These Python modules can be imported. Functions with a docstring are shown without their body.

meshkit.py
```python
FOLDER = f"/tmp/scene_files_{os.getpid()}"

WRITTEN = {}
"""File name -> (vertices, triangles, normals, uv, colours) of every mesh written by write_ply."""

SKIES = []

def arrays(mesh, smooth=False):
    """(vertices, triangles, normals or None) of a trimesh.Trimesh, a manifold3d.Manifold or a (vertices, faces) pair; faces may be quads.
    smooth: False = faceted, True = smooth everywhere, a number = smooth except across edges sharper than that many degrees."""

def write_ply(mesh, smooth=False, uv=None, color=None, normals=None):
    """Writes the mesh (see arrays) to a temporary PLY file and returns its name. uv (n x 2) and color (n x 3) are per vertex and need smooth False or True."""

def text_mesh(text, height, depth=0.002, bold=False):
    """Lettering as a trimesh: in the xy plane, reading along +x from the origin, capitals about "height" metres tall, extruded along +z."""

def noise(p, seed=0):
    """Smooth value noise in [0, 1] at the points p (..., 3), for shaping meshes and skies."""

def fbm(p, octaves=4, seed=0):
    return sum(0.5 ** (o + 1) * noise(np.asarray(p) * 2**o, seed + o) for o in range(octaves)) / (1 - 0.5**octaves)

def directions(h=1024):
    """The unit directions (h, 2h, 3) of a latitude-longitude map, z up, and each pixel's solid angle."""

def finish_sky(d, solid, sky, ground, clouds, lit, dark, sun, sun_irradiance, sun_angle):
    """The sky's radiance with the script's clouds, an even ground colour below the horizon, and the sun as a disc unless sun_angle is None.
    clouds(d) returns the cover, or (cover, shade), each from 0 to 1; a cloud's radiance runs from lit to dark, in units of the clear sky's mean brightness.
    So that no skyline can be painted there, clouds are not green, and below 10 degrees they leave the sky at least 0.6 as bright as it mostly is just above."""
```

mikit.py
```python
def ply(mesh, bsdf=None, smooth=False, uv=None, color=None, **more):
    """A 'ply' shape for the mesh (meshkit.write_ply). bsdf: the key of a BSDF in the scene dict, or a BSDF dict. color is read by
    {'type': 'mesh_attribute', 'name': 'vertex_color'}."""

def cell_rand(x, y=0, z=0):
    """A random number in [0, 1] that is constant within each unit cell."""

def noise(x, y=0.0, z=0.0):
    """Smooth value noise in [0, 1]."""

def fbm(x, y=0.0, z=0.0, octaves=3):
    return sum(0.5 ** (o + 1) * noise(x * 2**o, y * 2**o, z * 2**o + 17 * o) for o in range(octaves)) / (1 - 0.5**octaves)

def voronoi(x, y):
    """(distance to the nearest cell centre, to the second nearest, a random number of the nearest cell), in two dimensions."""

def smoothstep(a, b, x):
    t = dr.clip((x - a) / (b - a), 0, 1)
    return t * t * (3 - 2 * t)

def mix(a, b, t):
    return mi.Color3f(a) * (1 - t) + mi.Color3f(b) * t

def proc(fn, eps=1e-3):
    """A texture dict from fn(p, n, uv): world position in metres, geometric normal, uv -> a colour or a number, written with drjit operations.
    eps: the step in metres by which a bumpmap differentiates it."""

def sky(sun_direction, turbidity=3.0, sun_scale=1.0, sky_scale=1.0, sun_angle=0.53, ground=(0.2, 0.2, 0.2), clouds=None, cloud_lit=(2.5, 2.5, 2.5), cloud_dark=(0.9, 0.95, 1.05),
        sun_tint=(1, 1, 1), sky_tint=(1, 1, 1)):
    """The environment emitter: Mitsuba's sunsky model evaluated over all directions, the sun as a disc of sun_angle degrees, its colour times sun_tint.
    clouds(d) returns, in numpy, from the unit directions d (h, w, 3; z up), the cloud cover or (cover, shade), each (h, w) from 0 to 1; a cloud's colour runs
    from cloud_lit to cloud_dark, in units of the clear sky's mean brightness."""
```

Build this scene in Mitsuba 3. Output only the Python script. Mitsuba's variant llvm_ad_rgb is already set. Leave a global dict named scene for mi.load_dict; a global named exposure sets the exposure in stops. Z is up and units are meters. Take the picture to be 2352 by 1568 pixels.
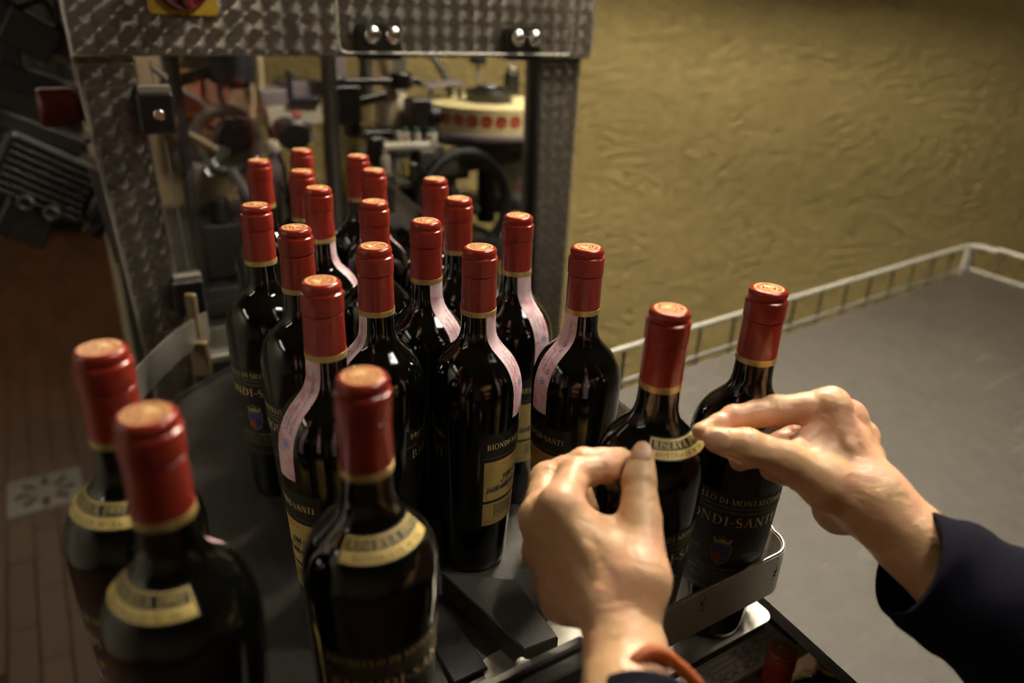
import math, numpy as np, trimesh, shapely, manifold3d as m3
import mitsuba as mi, drjit as dr
import mikit, meshkit
from mikit import proc, noise, fbm, smoothstep, mix
from shapely.geometry import Polygon, Point, LineString, box as sbox
from shapely import affinity
from shapely.ops import unary_union
T = mi.ScalarTransform4f
rng = np.random.default_rng(7)
scene, labels = {'type': 'scene'}, {}

# ------------------------------------------------------------------ camera, light, exposure
PITCH, ROLL = math.radians(24.169), math.radians(2.549)
fw = np.array([0, math.cos(PITCH), -math.sin(PITCH)]); rt = np.array([1, 0, 0.]); up = np.cross(rt, fw)
up2 = -math.sin(ROLL) * rt + math.cos(ROLL) * up
EYE = np.array([0, 0, .4941])
scene['camera'] = {'type': 'thinlens', 'fov': 2 * math.degrees(math.atan(1176 / 1697.1)), 'fov_axis': 'x',
    'to_world': T().look_at(origin=EYE.tolist(), target=(EYE + fw).tolist(), up=up2.tolist()),
    'aperture_radius': .0044, 'focus_distance': .625, 'near_clip': .01, 'far_clip': 50}
exposure = 3.12
LAMP = dict(c=(.40, 1.38, 1.30), length=.50, power=62.0, tint=(1.0, .87, .68))
LAMP2 = dict(c=(-2.5, 3.0, 1.72), length=1.2, power=5.0, tint=(1.0, .86, .66))
LAMP3 = dict(c=(.70, .50, 1.30), length=.50, power=14.0, tint=(1.0, .92, .80))
LAMP4 = dict(c=(-1.62, -.25, 1.25), length=1.2, power=5.0, tint=(1.0, .93, .80))  # added lamp, brightens the unseen left wall for the bottle reflections

# ------------------------------------------------------------------ helpers
E1, E2 = np.array([.84, .5426, 0]), np.array([-.5426, .84, 0])          # the machine's own axes
MACH = np.eye(4); MACH[:3, 0] = E1; MACH[:3, 1] = E2
def M(s, n, z): return E1 * s + E2 * n + np.array([0, 0, z])
def mt(mesh):                                                           # machine axes -> world
    mesh = mesh.copy(); mesh.apply_transform(MACH); return mesh
def add(key, mesh, bsdf, smooth=30, label=None, cat=None, group=None, kind=None, **kw):
    k, i = key, 0
    while k in scene: i += 1; k = f'{key}_{i:03d}'
    scene[k] = mesh if isinstance(mesh, dict) else mikit.ply(mesh, 'mat_' + bsdf, smooth, **kw)
    tag(k, label, cat, group, kind); return k
def tag(k, label=None, cat=None, group=None, kind=None):
    d = {a: b for a, b in (('label', label), ('category', cat), ('group', group), ('kind', kind)) if b}
    if d: labels[k] = d
def cat_(*ms): return trimesh.util.concatenate([m for m in ms])
def box(x0, x1, y0, y1, z0, z1, r=.0015):
    """A box with chamfered edges."""
    r = min(r, .3 * min(x1 - x0, y1 - y0, z1 - z0))
    if r <= 0: 
        b = trimesh.creation.box((x1 - x0, y1 - y0, z1 - z0))
        b.apply_translation(((x0 + x1) / 2, (y0 + y1) / 2, (z0 + z1) / 2)); return b
    p = [(x, y, z) for x in (x0 + r, x1 - r) for y in (y0 + r, y1 - r) for z in (z0, z1)]
    p += [(x, y, z) for x in (x0, x1) for y in (y0 + r, y1 - r) for z in (z0 + r, z1 - r)]
    p += [(x, y, z) for x in (x0 + r, x1 - r) for y in (y0, y1) for z in (z0 + r, z1 - r)]
    return trimesh.convex.convex_hull(np.array(p))
def rotm(axis, deg, at=(0, 0, 0)): return trimesh.transformations.rotation_matrix(math.radians(deg), axis, at)
def moved(m, t=(0, 0, 0), R=None):
    m = m.copy()
    if R is not None: m.apply_transform(R)
    m.apply_translation(t); return m
def align(d):
    d = np.asarray(d, float); d = d / np.linalg.norm(d)
    return trimesh.geometry.align_vectors([0, 0, 1], d)
def cyl(a, b, r, n=24, r2=None, ch=.12):
    """A cylinder or cone from a to b with chamfered rims."""
    a, b = np.asarray(a, float), np.asarray(b, float); h = np.linalg.norm(b - a); r2 = r if r2 is None else r2
    c = min(ch * min(r, r2), h * .3)
    m = lathe([(0, 0), (r - c, 0), (r, c), (r2, h - c), (r2 - c, h), (0, h)], n)
    m.apply_transform(align(b - a)); m.apply_translation(a); return m
def lathe(prof, n=48):
    return trimesh.creation.revolve(np.array(prof, float), sections=n)
def tube(pts, r, n=10, closed=False):
    """A swept tube along points; r a number or one per point."""
    p = np.asarray(pts, float); k = len(p); r = np.broadcast_to(r, (k,))
    t = (np.roll(p, -1, 0) - np.roll(p, 1, 0)) if closed else np.gradient(p, axis=0)
    t /= np.linalg.norm(t, axis=1, keepdims=True)
    a = np.cross(t[0], [0, 0, 1.] if abs(t[0][2]) < .9 else [1., 0, 0]); A = []
    for i in range(k):
        a = a - t[i] * (a @ t[i]); a /= np.linalg.norm(a); A.append(a)
    A = np.array(A); B = np.cross(t, A); th = np.arange(n) * 2 * math.pi / n
    v = (p[:, None] + r[:, None, None] * (np.cos(th)[None, :, None] * A[:, None] + np.sin(th)[None, :, None] * B[:, None])).reshape(-1, 3)
    f = []
    for i in range(k if closed else k - 1):
        for j in range(n):
            a0, a1, b0, b1 = i * n + j, i * n + (j + 1) % n, ((i + 1) % k) * n + j, ((i + 1) % k) * n + (j + 1) % n
            f += [(a0, a1, b1), (a0, b1, b0)]
    if not closed:
        v = np.vstack([v, p[0], p[-1]]); c0, c1 = len(v) - 2, len(v) - 1
        for j in range(n):
            f += [(c0, (j + 1) % n, j), (c1, (k - 1) * n + j, (k - 1) * n + (j + 1) % n)]
    m = trimesh.Trimesh(v, f, process=False)
    if m.volume < 0: m.invert()
    return m
def spline(pts, k=12):
    from scipy.interpolate import CubicSpline
    p = np.asarray(pts, float); return CubicSpline(np.arange(len(p)), p)(np.linspace(0, len(p) - 1, k * (len(p) - 1) + 1))
def prism(poly, h):                                                     # a shapely polygon pulled up from z=0 to h
    return trimesh.creation.extrude_polygon(poly, h, engine='earcut')
def slab(poly, z0, z1, r=.0012):
    """A polygon plate with chamfered rims."""
    a = poly.buffer(-r, join_style=2)
    def ring(g, z): return np.column_stack([np.array(g.exterior.coords)[:-1], np.full(len(g.exterior.coords) - 1, z)])
    lo, mid = prism(poly, z1 - z0 - 2 * r), None
    lo.apply_translation((0, 0, z0 + r))
    if poly.convex_hull.area - poly.area < 1e-9 and not poly.interiors:
        return trimesh.convex.convex_hull(np.vstack([ring(a, z0), ring(poly, z0 + r), ring(poly, z1 - r), ring(a, z1)]))
    return moved(prism(poly, z1 - z0), (0, 0, z0))
def upright(mesh):                                                      # a shape drawn in x, y stands up as s, z; its thickness goes to -n
    m = mesh.copy(); m.apply_transform(rotm([1, 0, 0], 90)); return m
def geoms(g): return list(getattr(g, 'geoms', [g]))
def flat(g):
    """Shapely areas as a flat mesh (v2, f)."""
    V, F, o = [], [], 0
    for p in geoms(g):
        if p.is_empty or p.geom_type != 'Polygon' or p.area < 1e-10: continue
        v, f = trimesh.creation.triangulate_polygon(p, engine='earcut')
        a, b, c = (v[f[:, i]] for i in range(3))
        f = np.where(((b - a)[:, 0] * (c - a)[:, 1] - (b - a)[:, 1] * (c - a)[:, 0] < 0)[:, None], f[:, ::-1], f)
        V.append(v); F.append(f + o); o += len(v)
    return np.vstack(V), np.vstack(F)
def rgb(*c): return {'type': 'rgb', 'value': list(c)}
def rough(c, a=.3, ior=1.5): return {'type': 'roughplastic', 'diffuse_reflectance': c if isinstance(c, dict) else rgb(*c), 'alpha': a, 'int_ior': ior, 'nonlinear': True}
def prin(c, r=.5, m=0., **k): return {'type': 'principled', 'base_color': c if isinstance(c, dict) else rgb(*c), 'roughness': r, 'metallic': m, **k}
def two(b): return {'type': 'twosided', 'bsdf': b}
def bump(b, fn, scale, eps=5e-4): return {'type': 'bumpmap', 'arbitrary': proc(fn, eps), 'scale': scale, 'bsdf': b}

# ------------------------------------------------------------------ materials
VC = {'type': 'mesh_attribute', 'name': 'vertex_color'}
def stucco_c(p, n, uv):
    a = fbm(p.x * 3, p.y * 3, p.z * 3); b = fbm((p.x + .5 * p.z) * 62, p.y * 62, p.z * 74, octaves=3)
    return mix((.24, .190, .078), (.53, .430, .190), .35 * a + .65 * b)
def stucco_h(p, n, uv):
    return .75 * fbm((p.x + .8 * p.z) * 78, p.y * 70, (p.z - .3 * p.x) * 62, octaves=2) + .25 * fbm(p.x * 170, p.y * 170, p.z * 170, octaves=2)
def steel_c(p, n, uv):
    return mix((.20, .18, .155), (.34, .31, .26), fbm(p.x * 9, p.y * 9, p.z * 9))
def mat_c(p, n, uv):
    s, t = p.x * .8 + p.y * .6, -p.x * .6 + p.y * .8
    g = fbm(s * 7, t * 7, 0); d = fbm(s * 60, t * 60, 3, octaves=2)
    scr = smoothstep(.80, .86, noise(s * 16 + 3 * t, t * 90, 5)) * smoothstep(.5, .7, g)
    return mix((.052, .043, .033), (.088, .074, .057), .6 * g + .4 * d) + mi.Color3f(.022, .020, .017) * scr
def mat_h(p, n, uv):
    s = p.x * .8 + p.y * .6
    return .5 + .5 * dr.sin(s * 2 * math.pi / .00235)
def capsule_c(p, n, uv):
    return mix((.36, .038, .023), (.47, .060, .034), fbm(p.x * 60, p.y * 60, p.z * 25))
def pink_c(p, n, uv):
    a = fbm(p.x * 110 + p.z * 60, p.y * 110, p.z * 140, octaves=2)
    return mix((.88, .74, .77), (.80, .50, .57), smoothstep(.5, .75, a))
def table_c(p, n, uv):
    r = dr.sqrt(dr.square(p.x - .045) + dr.square(p.y - .745))
    return mix((.026, .025, .022), (.048, .046, .04), .5 * fbm(p.x * 22, p.y * 22, 0) + .5 * noise(r * 900, p.x * 9, p.y * 9))
def dusty_c(p, n, uv):
    d = smoothstep(.55, .8, fbm(p.x * 55, p.y * 55, p.z * 55))
    sp = smoothstep(.83, .9, noise(p.x * 900, p.y * 900, p.z * 900))
    return mix((.060, .058, .050), (.16, .152, .128), .5 * d) + mi.Color3f(.12) * sp
def plate_c(p, n, uv):
    d = fbm(p.x * 90, p.y * 90, p.z * 90); s = smoothstep(.66, .78, fbm(p.x * 40 + 5, p.y * 40, 0))
    return mix((.46, .44, .39), (.34, .32, .28), d) * (1 - .6 * s)
def skin_c(p, n, uv):
    a = fbm(p.x * 45, p.y * 45, p.z * 45); b = fbm(p.x * 170 + 3, p.y * 170, p.z * 170)
    c = mix((.57, .345, .178), (.61, .325, .195), smoothstep(.4, .7, a))
    return c * (.88 + .24 * b)
def skin_h(p, n, uv):
    return .5 * fbm(p.x * 420, p.y * 420, p.z * 420, octaves=2) + .5 * fbm(p.x * 120, p.y * 250, p.z * 250, octaves=3)
def tile_c(p, n, uv):
    return mix((.22, .105, .052), (.30, .148, .075), fbm(p.x * 14, p.y * 14, 0))
def knit_h(p, n, uv):
    return .5 + .5 * dr.sin((p.x * .55 + p.y * .7 - p.z * .4) * 1500)
MATS = dict(
    stucco=bump({'type': 'diffuse', 'reflectance': proc(stucco_c)}, stucco_h, .017, 8e-4),
    plaster={'type': 'diffuse', 'reflectance': rgb(.52, .45, .31)},
    pale_plaster={'type': 'diffuse', 'reflectance': rgb(.68, .66, .56)},
    dim_plaster={'type': 'diffuse', 'reflectance': rgb(.30, .26, .19)},
    floor_base={'type': 'diffuse', 'reflectance': rgb(.10, .06, .04)},
    tile=rough(proc(tile_c), .25), tile_dark=rough((.235, .115, .058), .25), tile_light=rough((.27, .132, .067), .25),
    swirl_steel={'type': 'blendbsdf', 'weight': .6, 'a': {'type': 'roughconductor', 'material': 'none', 'specular_reflectance': proc(steel_c), 'alpha_u': .5, 'alpha_v': .06}, 'b': prin((.10, .09, .075), .45, .5)},
    steel={'type': 'roughconductor', 'material': 'none', 'specular_reflectance': rgb(.62, .60, .55), 'alpha': .22},
    bright_steel={'type': 'roughconductor', 'material': 'none', 'specular_reflectance': rgb(.78, .76, .70), 'alpha': .12},
    dull_steel=prin((.33, .31, .27), .42, .75),
    shaded_zinc=prin((.10, .10, .085), .5, .4), bar_steel=prin((.44, .42, .35), .45, .35), zinc=prin((.62, .61, .55), .38, .55),  # the darker zinc paints in the shade on the trolley uprights
    plate=prin(proc(plate_c), .34, .45),
    table=prin(proc(table_c), .42, .25),
    black=rough((.016, .016, .017), .2), black_matte=rough((.022, .022, .021), .45), black_iron=prin((.06, .058, .05), .45, .5),
    dusty=rough(proc(dusty_c), .4),
    glass=rough((.0035, .0042, .003), .022, 1.52),
    capsule=rough(proc(capsule_c), .09), gold=prin((.42, .315, .11), .38, .5), gold_print=prin((.80, .56, .24), .6, 0., specular=.25),
    black_paper=rough((.014, .016, .014), .42), yellow_paper=rough((.72, .57, .21), .45), pink_paper=rough(proc(pink_c), .4),
    black_two=two(rough((.014, .016, .014), .42)),
    print_matte=two(prin(VC, .5, 0., specular=.3)),
    print=two(prin(VC, .36, .45)),
    clear={'type': 'thindielectric', 'int_ior': 1.49}, pane_edge=rough((.55, .54, .48), .2),
    rubber_mat=bump(rough(proc(mat_c), .38), mat_h, .00025, 2e-4),
    skin=bump({'type': 'principled', 'base_color': proc(skin_c), 'roughness': .46, 'specular': .45, 'sheen': .15}, skin_h, .0011, 4e-4),
    nail=rough((.80, .58, .42), .2),
    navy=bump({'type': 'principled', 'base_color': rgb(.004, .004, .009), 'roughness': .95, 'specular': .12}, knit_h, .0004, 3e-4),
    navy_two=two({'type': 'principled', 'base_color': rgb(.004, .004, .009), 'roughness': .95, 'specular': .12}),
    orange=rough((.62, .17, .02), .35),
    paper=two(prin(VC, .6)), red_plastic=rough((.20, .014, .012), .25), yellow_plastic=rough((.62, .44, .02), .3),
    grey_paint=rough((.16, .155, .135), .3), dark_paint=rough((.05, .05, .046), .35), cream=rough((.55, .47, .30), .35), white_plastic=rough((.66, .63, .55), .25),
    terracotta=rough((.24, .085, .045), .4), orange_paint=rough((.36, .10, .03), .35), tan=rough((.36, .27, .15), .4), navy_paint=rough((.018, .018, .032), .3),
    motor_paint=rough((.034, .034, .03), .4), lilac=rough((.30, .26, .28), .3), tape=rough((.80, .74, .48), .35), red_dot=rough((.52, .025, .02), .3), green_plastic=rough((.02, .09, .045), .3),
    jug=prin((.42, .36, .26), .3, 0.), copper=prin((.55, .30, .17), .35, .5), yellow_tag=rough((.55, .45, .08), .45),
    lamp_housing=rough((.6, .6, .57), .4),
)
for k_, b_ in MATS.items(): scene['mat_' + k_] = b_


# ------------------------------------------------------------------ the setting
def sheet(p0, eu, ev, nu, nv, h=None):
    u, v = np.meshgrid(np.linspace(0, 1, nu), np.linspace(0, 1, nv), indexing='ij')
    P = np.asarray(p0, float) + u[..., None] * np.asarray(eu, float) + v[..., None] * np.asarray(ev, float)
    if h is not None:
        n = np.cross(eu, ev); n = n / np.linalg.norm(n); P = P + h(P)[..., None] * n
    i, j = np.meshgrid(np.arange(nu - 1), np.arange(nv - 1), indexing='ij'); a = i * nv + j
    f = np.stack([a, a + nv, a + nv + 1, a + 1], -1).reshape(-1, 4)
    return trimesh.Trimesh(P.reshape(-1, 3), np.vstack([f[:, [0, 1, 2]], f[:, [0, 2, 3]]]), process=False)
FLOOR, CEIL = -.90, 1.95
# the rough wall behind the machine and the trolley; its trowel swells are in the mesh
WA = np.array([math.cos(.10), math.sin(.10), 0]); W0 = np.array([-1.15, 2.16, FLOOR])
wall_h = lambda P: .002 * (meshkit.fbm(P * np.array([5., 5, 7]), 4, 3) - .5) + .002 * (meshkit.fbm(P * 38, 2, 9) - .5)
add('wall_back', sheet(W0, WA * 5.6, (0, 0, CEIL - FLOOR), 520, 270, wall_h), 'stucco', True, kind='structure')
add('wall_corner', box(-1.25, -1.152, 2.16, 5.0, FLOOR, CEIL, 0), 'plaster', False, kind='structure')
add('wall_far', box(-4.1, -1.25, 5.0, 5.1, FLOOR, CEIL, 0), 'plaster', False, kind='structure')
add('wall_left', cat_(box(-4.2, -4.1, 2.0, 5.1, FLOOR, CEIL, 0), box(-4.2, -1.9, 1.9, 2.0, FLOOR, CEIL, 0), box(-2.0, -1.9, -2.6, 1.9, FLOOR, CEIL, 0)), 'pale_plaster', False, kind='structure')
add('wall_right', box(4.3, 4.4, -2.6, 2.9, FLOOR, CEIL, 0), 'plaster', False, kind='structure')
add('wall_front', box(-4.2, 4.4, -2.7, -2.6, FLOOR, CEIL, 0), 'dim_plaster', False, kind='structure')
add('ceiling', box(-4.2, 4.4, -2.7, 5.1, CEIL, CEIL + .1, 0), 'plaster', False, kind='structure')
add('floor', box(-4.2, 4.4, -2.7, 5.1, FLOOR - .1, FLOOR - .006, 0), 'floor_base', False, kind='structure')
# floor tiles in view: long narrow tiles running along the machine's depth
tile_mesh = box(-.0310, .0310, -.1312, .1312, -.006, 0, .002)
tile_dicts = [mikit.ply(tile_mesh, 'mat_' + b) for b in ('tile', 'tile_dark', 'tile_light')]
DRAIN = (-.105, 2.345)                                                 # s, n of the drain's middle (set below)
DRAIN_W = np.array([-1.398, 1.840]); DRAIN_S, DRAIN_N = DRAIN_W @ E1[:2], DRAIN_W @ E2[:2]
def in_view(P):
    d = P - EYE; z = d @ fw; x, y = (d @ (math.cos(ROLL) * rt + math.sin(ROLL) * up)) / z * 1697, -(d @ up2) / z * 1697
    return z > 0 and -1240 < x < -790 and -300 < y < 830
nt = 0
for i in range(-50, 12):
    for j in range(-3, 22):
        s, n = i * .0635 + .01, j * .264 + (i % 2) * .132
        if M(s, n, 0)[0] > -.75: continue
        if not in_view(M(s, n, FLOOR)) or (abs(s - DRAIN_S) < .135 and abs(n - DRAIN_N) < .235): continue
        R = MACH.copy(); R[:3, 3] = M(s, n, FLOOR)
        add('floor__tile', {**tile_dicts[int(rng.integers(3))], 'to_world': T(R)}, ''); nt += 1
# tiles cut round the drain
hole = sbox(DRAIN_S - .1, DRAIN_N - .1, DRAIN_S + .1, DRAIN_N + .1).buffer(.004)
for i in range(-50, 12):
    for j in range(-3, 16):
        s, n = i * .0635 + .01, j * .264 + (i % 2) * .132
        if not (abs(s - DRAIN_S) < .135 and abs(n - DRAIN_N) < .235): continue
        for g in geoms(sbox(s - .0305, n - .1305, s + .0305, n + .1305).difference(hole)):
            if g.area > 1e-4: add('floor__tile', moved(mt(prism(g, .006)), (0, 0, FLOOR - .006)), ('tile', 'tile_dark')[i % 2], False)
# drain plate with its slots round the middle
slots = [affinity.rotate(affinity.translate(LineString([(-.015, 0), (.015, 0)]).buffer(.0088), .058, 0), a, origin=(0, 0)) for a in range(0, 360, 45)]
dp = sbox(-.1, -.1, .1, .1).buffer(-.006).buffer(.006).difference(unary_union(slots))
dm = moved(prism(dp, .004), (DRAIN_S, DRAIN_N, FLOOR - .003))
dm = mt(dm)
add('floor_drain__cover_plate', dm, 'dull_steel', False)
add('floor_drain__sump_shade', mt(moved(box(-.085, .085, -.085, .085, -.0055, -.0052, 0), (DRAIN_S, DRAIN_N, FLOOR))), 'black_matte', False)  # thin black sheet painted in for the shade below the slots
tag('floor_drain', 'square grey metal floor drain with slots in a ring, set in the tiles', 'drain')

# the lamps: hanging batten lamps with a sheet reflector above the tubes
def batten(name, c, length, power, tint, axis, label, drop=.022, half_w=.14, drop_far=None, far_w=None):
    R = np.eye(4); ax = np.asarray(axis, float); ax /= np.linalg.norm(ax)
    R[:3, 0] = ax; R[:3, 1] = np.cross([0, 0, 1], ax); R[:3, 3] = c
    def tr(m): m = m.copy(); m.apply_transform(R); return m
    h = length / 2
    df_, fw_ = drop if drop_far is None else drop_far, half_w if far_w is None else far_w
    prof = Polygon([(-half_w, -drop), (-.060, .030), (.060, .030), (fw_, -df_), (fw_ + .002, .002 - df_), (.062, .033), (-.062, .033), (-half_w - .002, .002 - drop)])
    refl = prism(prof, length); refl.apply_transform(np.array([[0, 0, 1, -h], [1, 0, 0, 0], [0, 1, 0, 0], [0, 0, 0, 1.]]))
    add(name + '__reflector', tr(refl), 'lamp_housing', False)
    for e in (-h - .001, h): add(name + '__end_plate', tr(box(e, e + .0015, -min(half_w, fw_), min(half_w, fw_), -max(drop, .05), .033, 0)), 'lamp_housing', False)
    add(name + '__housing', tr(box(-h, h, -.03, .03, .0335, .075, .004)), 'lamp_housing')
    for e in (-h + .012, h - .012): add(name + '__lamp_holder', tr(box(e - .01, e + .01, -.05, .05, -.012, .0295, .003)), 'white_plastic')
    for y in (-.03, .03):
        t = tr(cyl((-h + .02, y, 0), (h - .02, y, 0), .0125, 20))
        add(name + '__tube', {**mikit.ply(t, smooth=30), 'emitter': {'type': 'area', 'radiance': rgb(*(power * np.array(tint)))}}, '')
    for e in (-h * .7, h * .7): add(name + '__hanger', tr(cyl((e, 0, .07), (e, 0, CEIL - c[2]), .004, 8)), 'zinc')
    tag(name, label, 'lamp')
batten('batten_lamp', LAMP['c'], LAMP['length'], LAMP['power'], LAMP['tint'], [1, 0, 0], 'hanging batten lamp over the trolley to the right of the bottles', drop=.022, half_w=.14, drop_far=.10, far_w=.09)
batten('batten_lamp_001', LAMP2['c'], LAMP2['length'], LAMP2['power'], LAMP2['tint'], E1, 'hanging batten lamp over the tiled floor at the far left')

batten('batten_lamp_002', LAMP3['c'], LAMP3['length'], LAMP3['power'], LAMP3['tint'], E1, 'hanging batten lamp high above the hands', drop=.085, half_w=.11)

batten('batten_lamp_003', LAMP4['c'], LAMP4['length'], LAMP4['power'], LAMP4['tint'], [0, 1, 0], 'added hanging batten lamp that brightens the unseen pale left wall', drop=.09, half_w=.11)

# ------------------------------------------------------------------ lettering: a small roman face drawn from strokes
def _stem(x, y0, y1, w=.15, sf=.075, b=True, t=True):
    g = [sbox(x - w / 2, y0, x + w / 2, y1)]
    if b: g.append(sbox(x - w / 2 - sf, y0, x + w / 2 + sf, y0 + .05))
    if t: g.append(sbox(x - w / 2 - sf, y1 - .05, x + w / 2 + sf, y1))
    return unary_union(g)
def _ell(cx, cy, rx, ry): return affinity.scale(Point(cx, cy).buffer(1, 10), rx, ry, origin=(cx, cy))
def _bowl(x, y0, y1, rx, w=.15, t=.055):
    cy, ry = (y0 + y1) / 2, (y1 - y0) / 2
    g = _ell(x, cy, rx, ry).difference(_ell(x, cy, rx - w, ry - t))
    return g.intersection(sbox(x, y0, x + 2, y1)).union(sbox(x - .12, y1 - t, x + .01, y1)).union(sbox(x - .12, y0, x + .01, y0 + t))
def _ring(cx, cy, rx, ry, w=.15, t=.05): return _ell(cx, cy, rx, ry).difference(_ell(cx, cy, rx - w, ry - t))
def _diag(x0, y0, x1, y1, w): return Polygon([(x0 - w / 2, y0), (x0 + w / 2, y0), (x1 + w / 2, y1), (x1 - w / 2, y1)])
def _sf(x, y, w=.26): return sbox(x - w / 2, y, x + w / 2, y + .05)
def _path(pts, ws):
    return unary_union([LineString([a, b]).buffer(max(w, .02) / 2) for a, b, w in zip(pts[:-1], pts[1:], ws)])
def _S():
    th = np.linspace(math.radians(35), math.radians(270), 12); p = [(.27 + .19 * math.cos(t), .745 + .225 * math.sin(t)) for t in th]
    th = np.linspace(math.radians(90), math.radians(-145), 12); q = [(.27 + .22 * math.cos(t), .265 + .24 * math.sin(t)) for t in th]
    pts = p + q; m = np.linspace(-1, 1, len(pts) - 1); return _path(pts, .05 + .12 * np.exp(-(m * 2.2) ** 2))
def U(*g): return unary_union(list(g))
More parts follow.
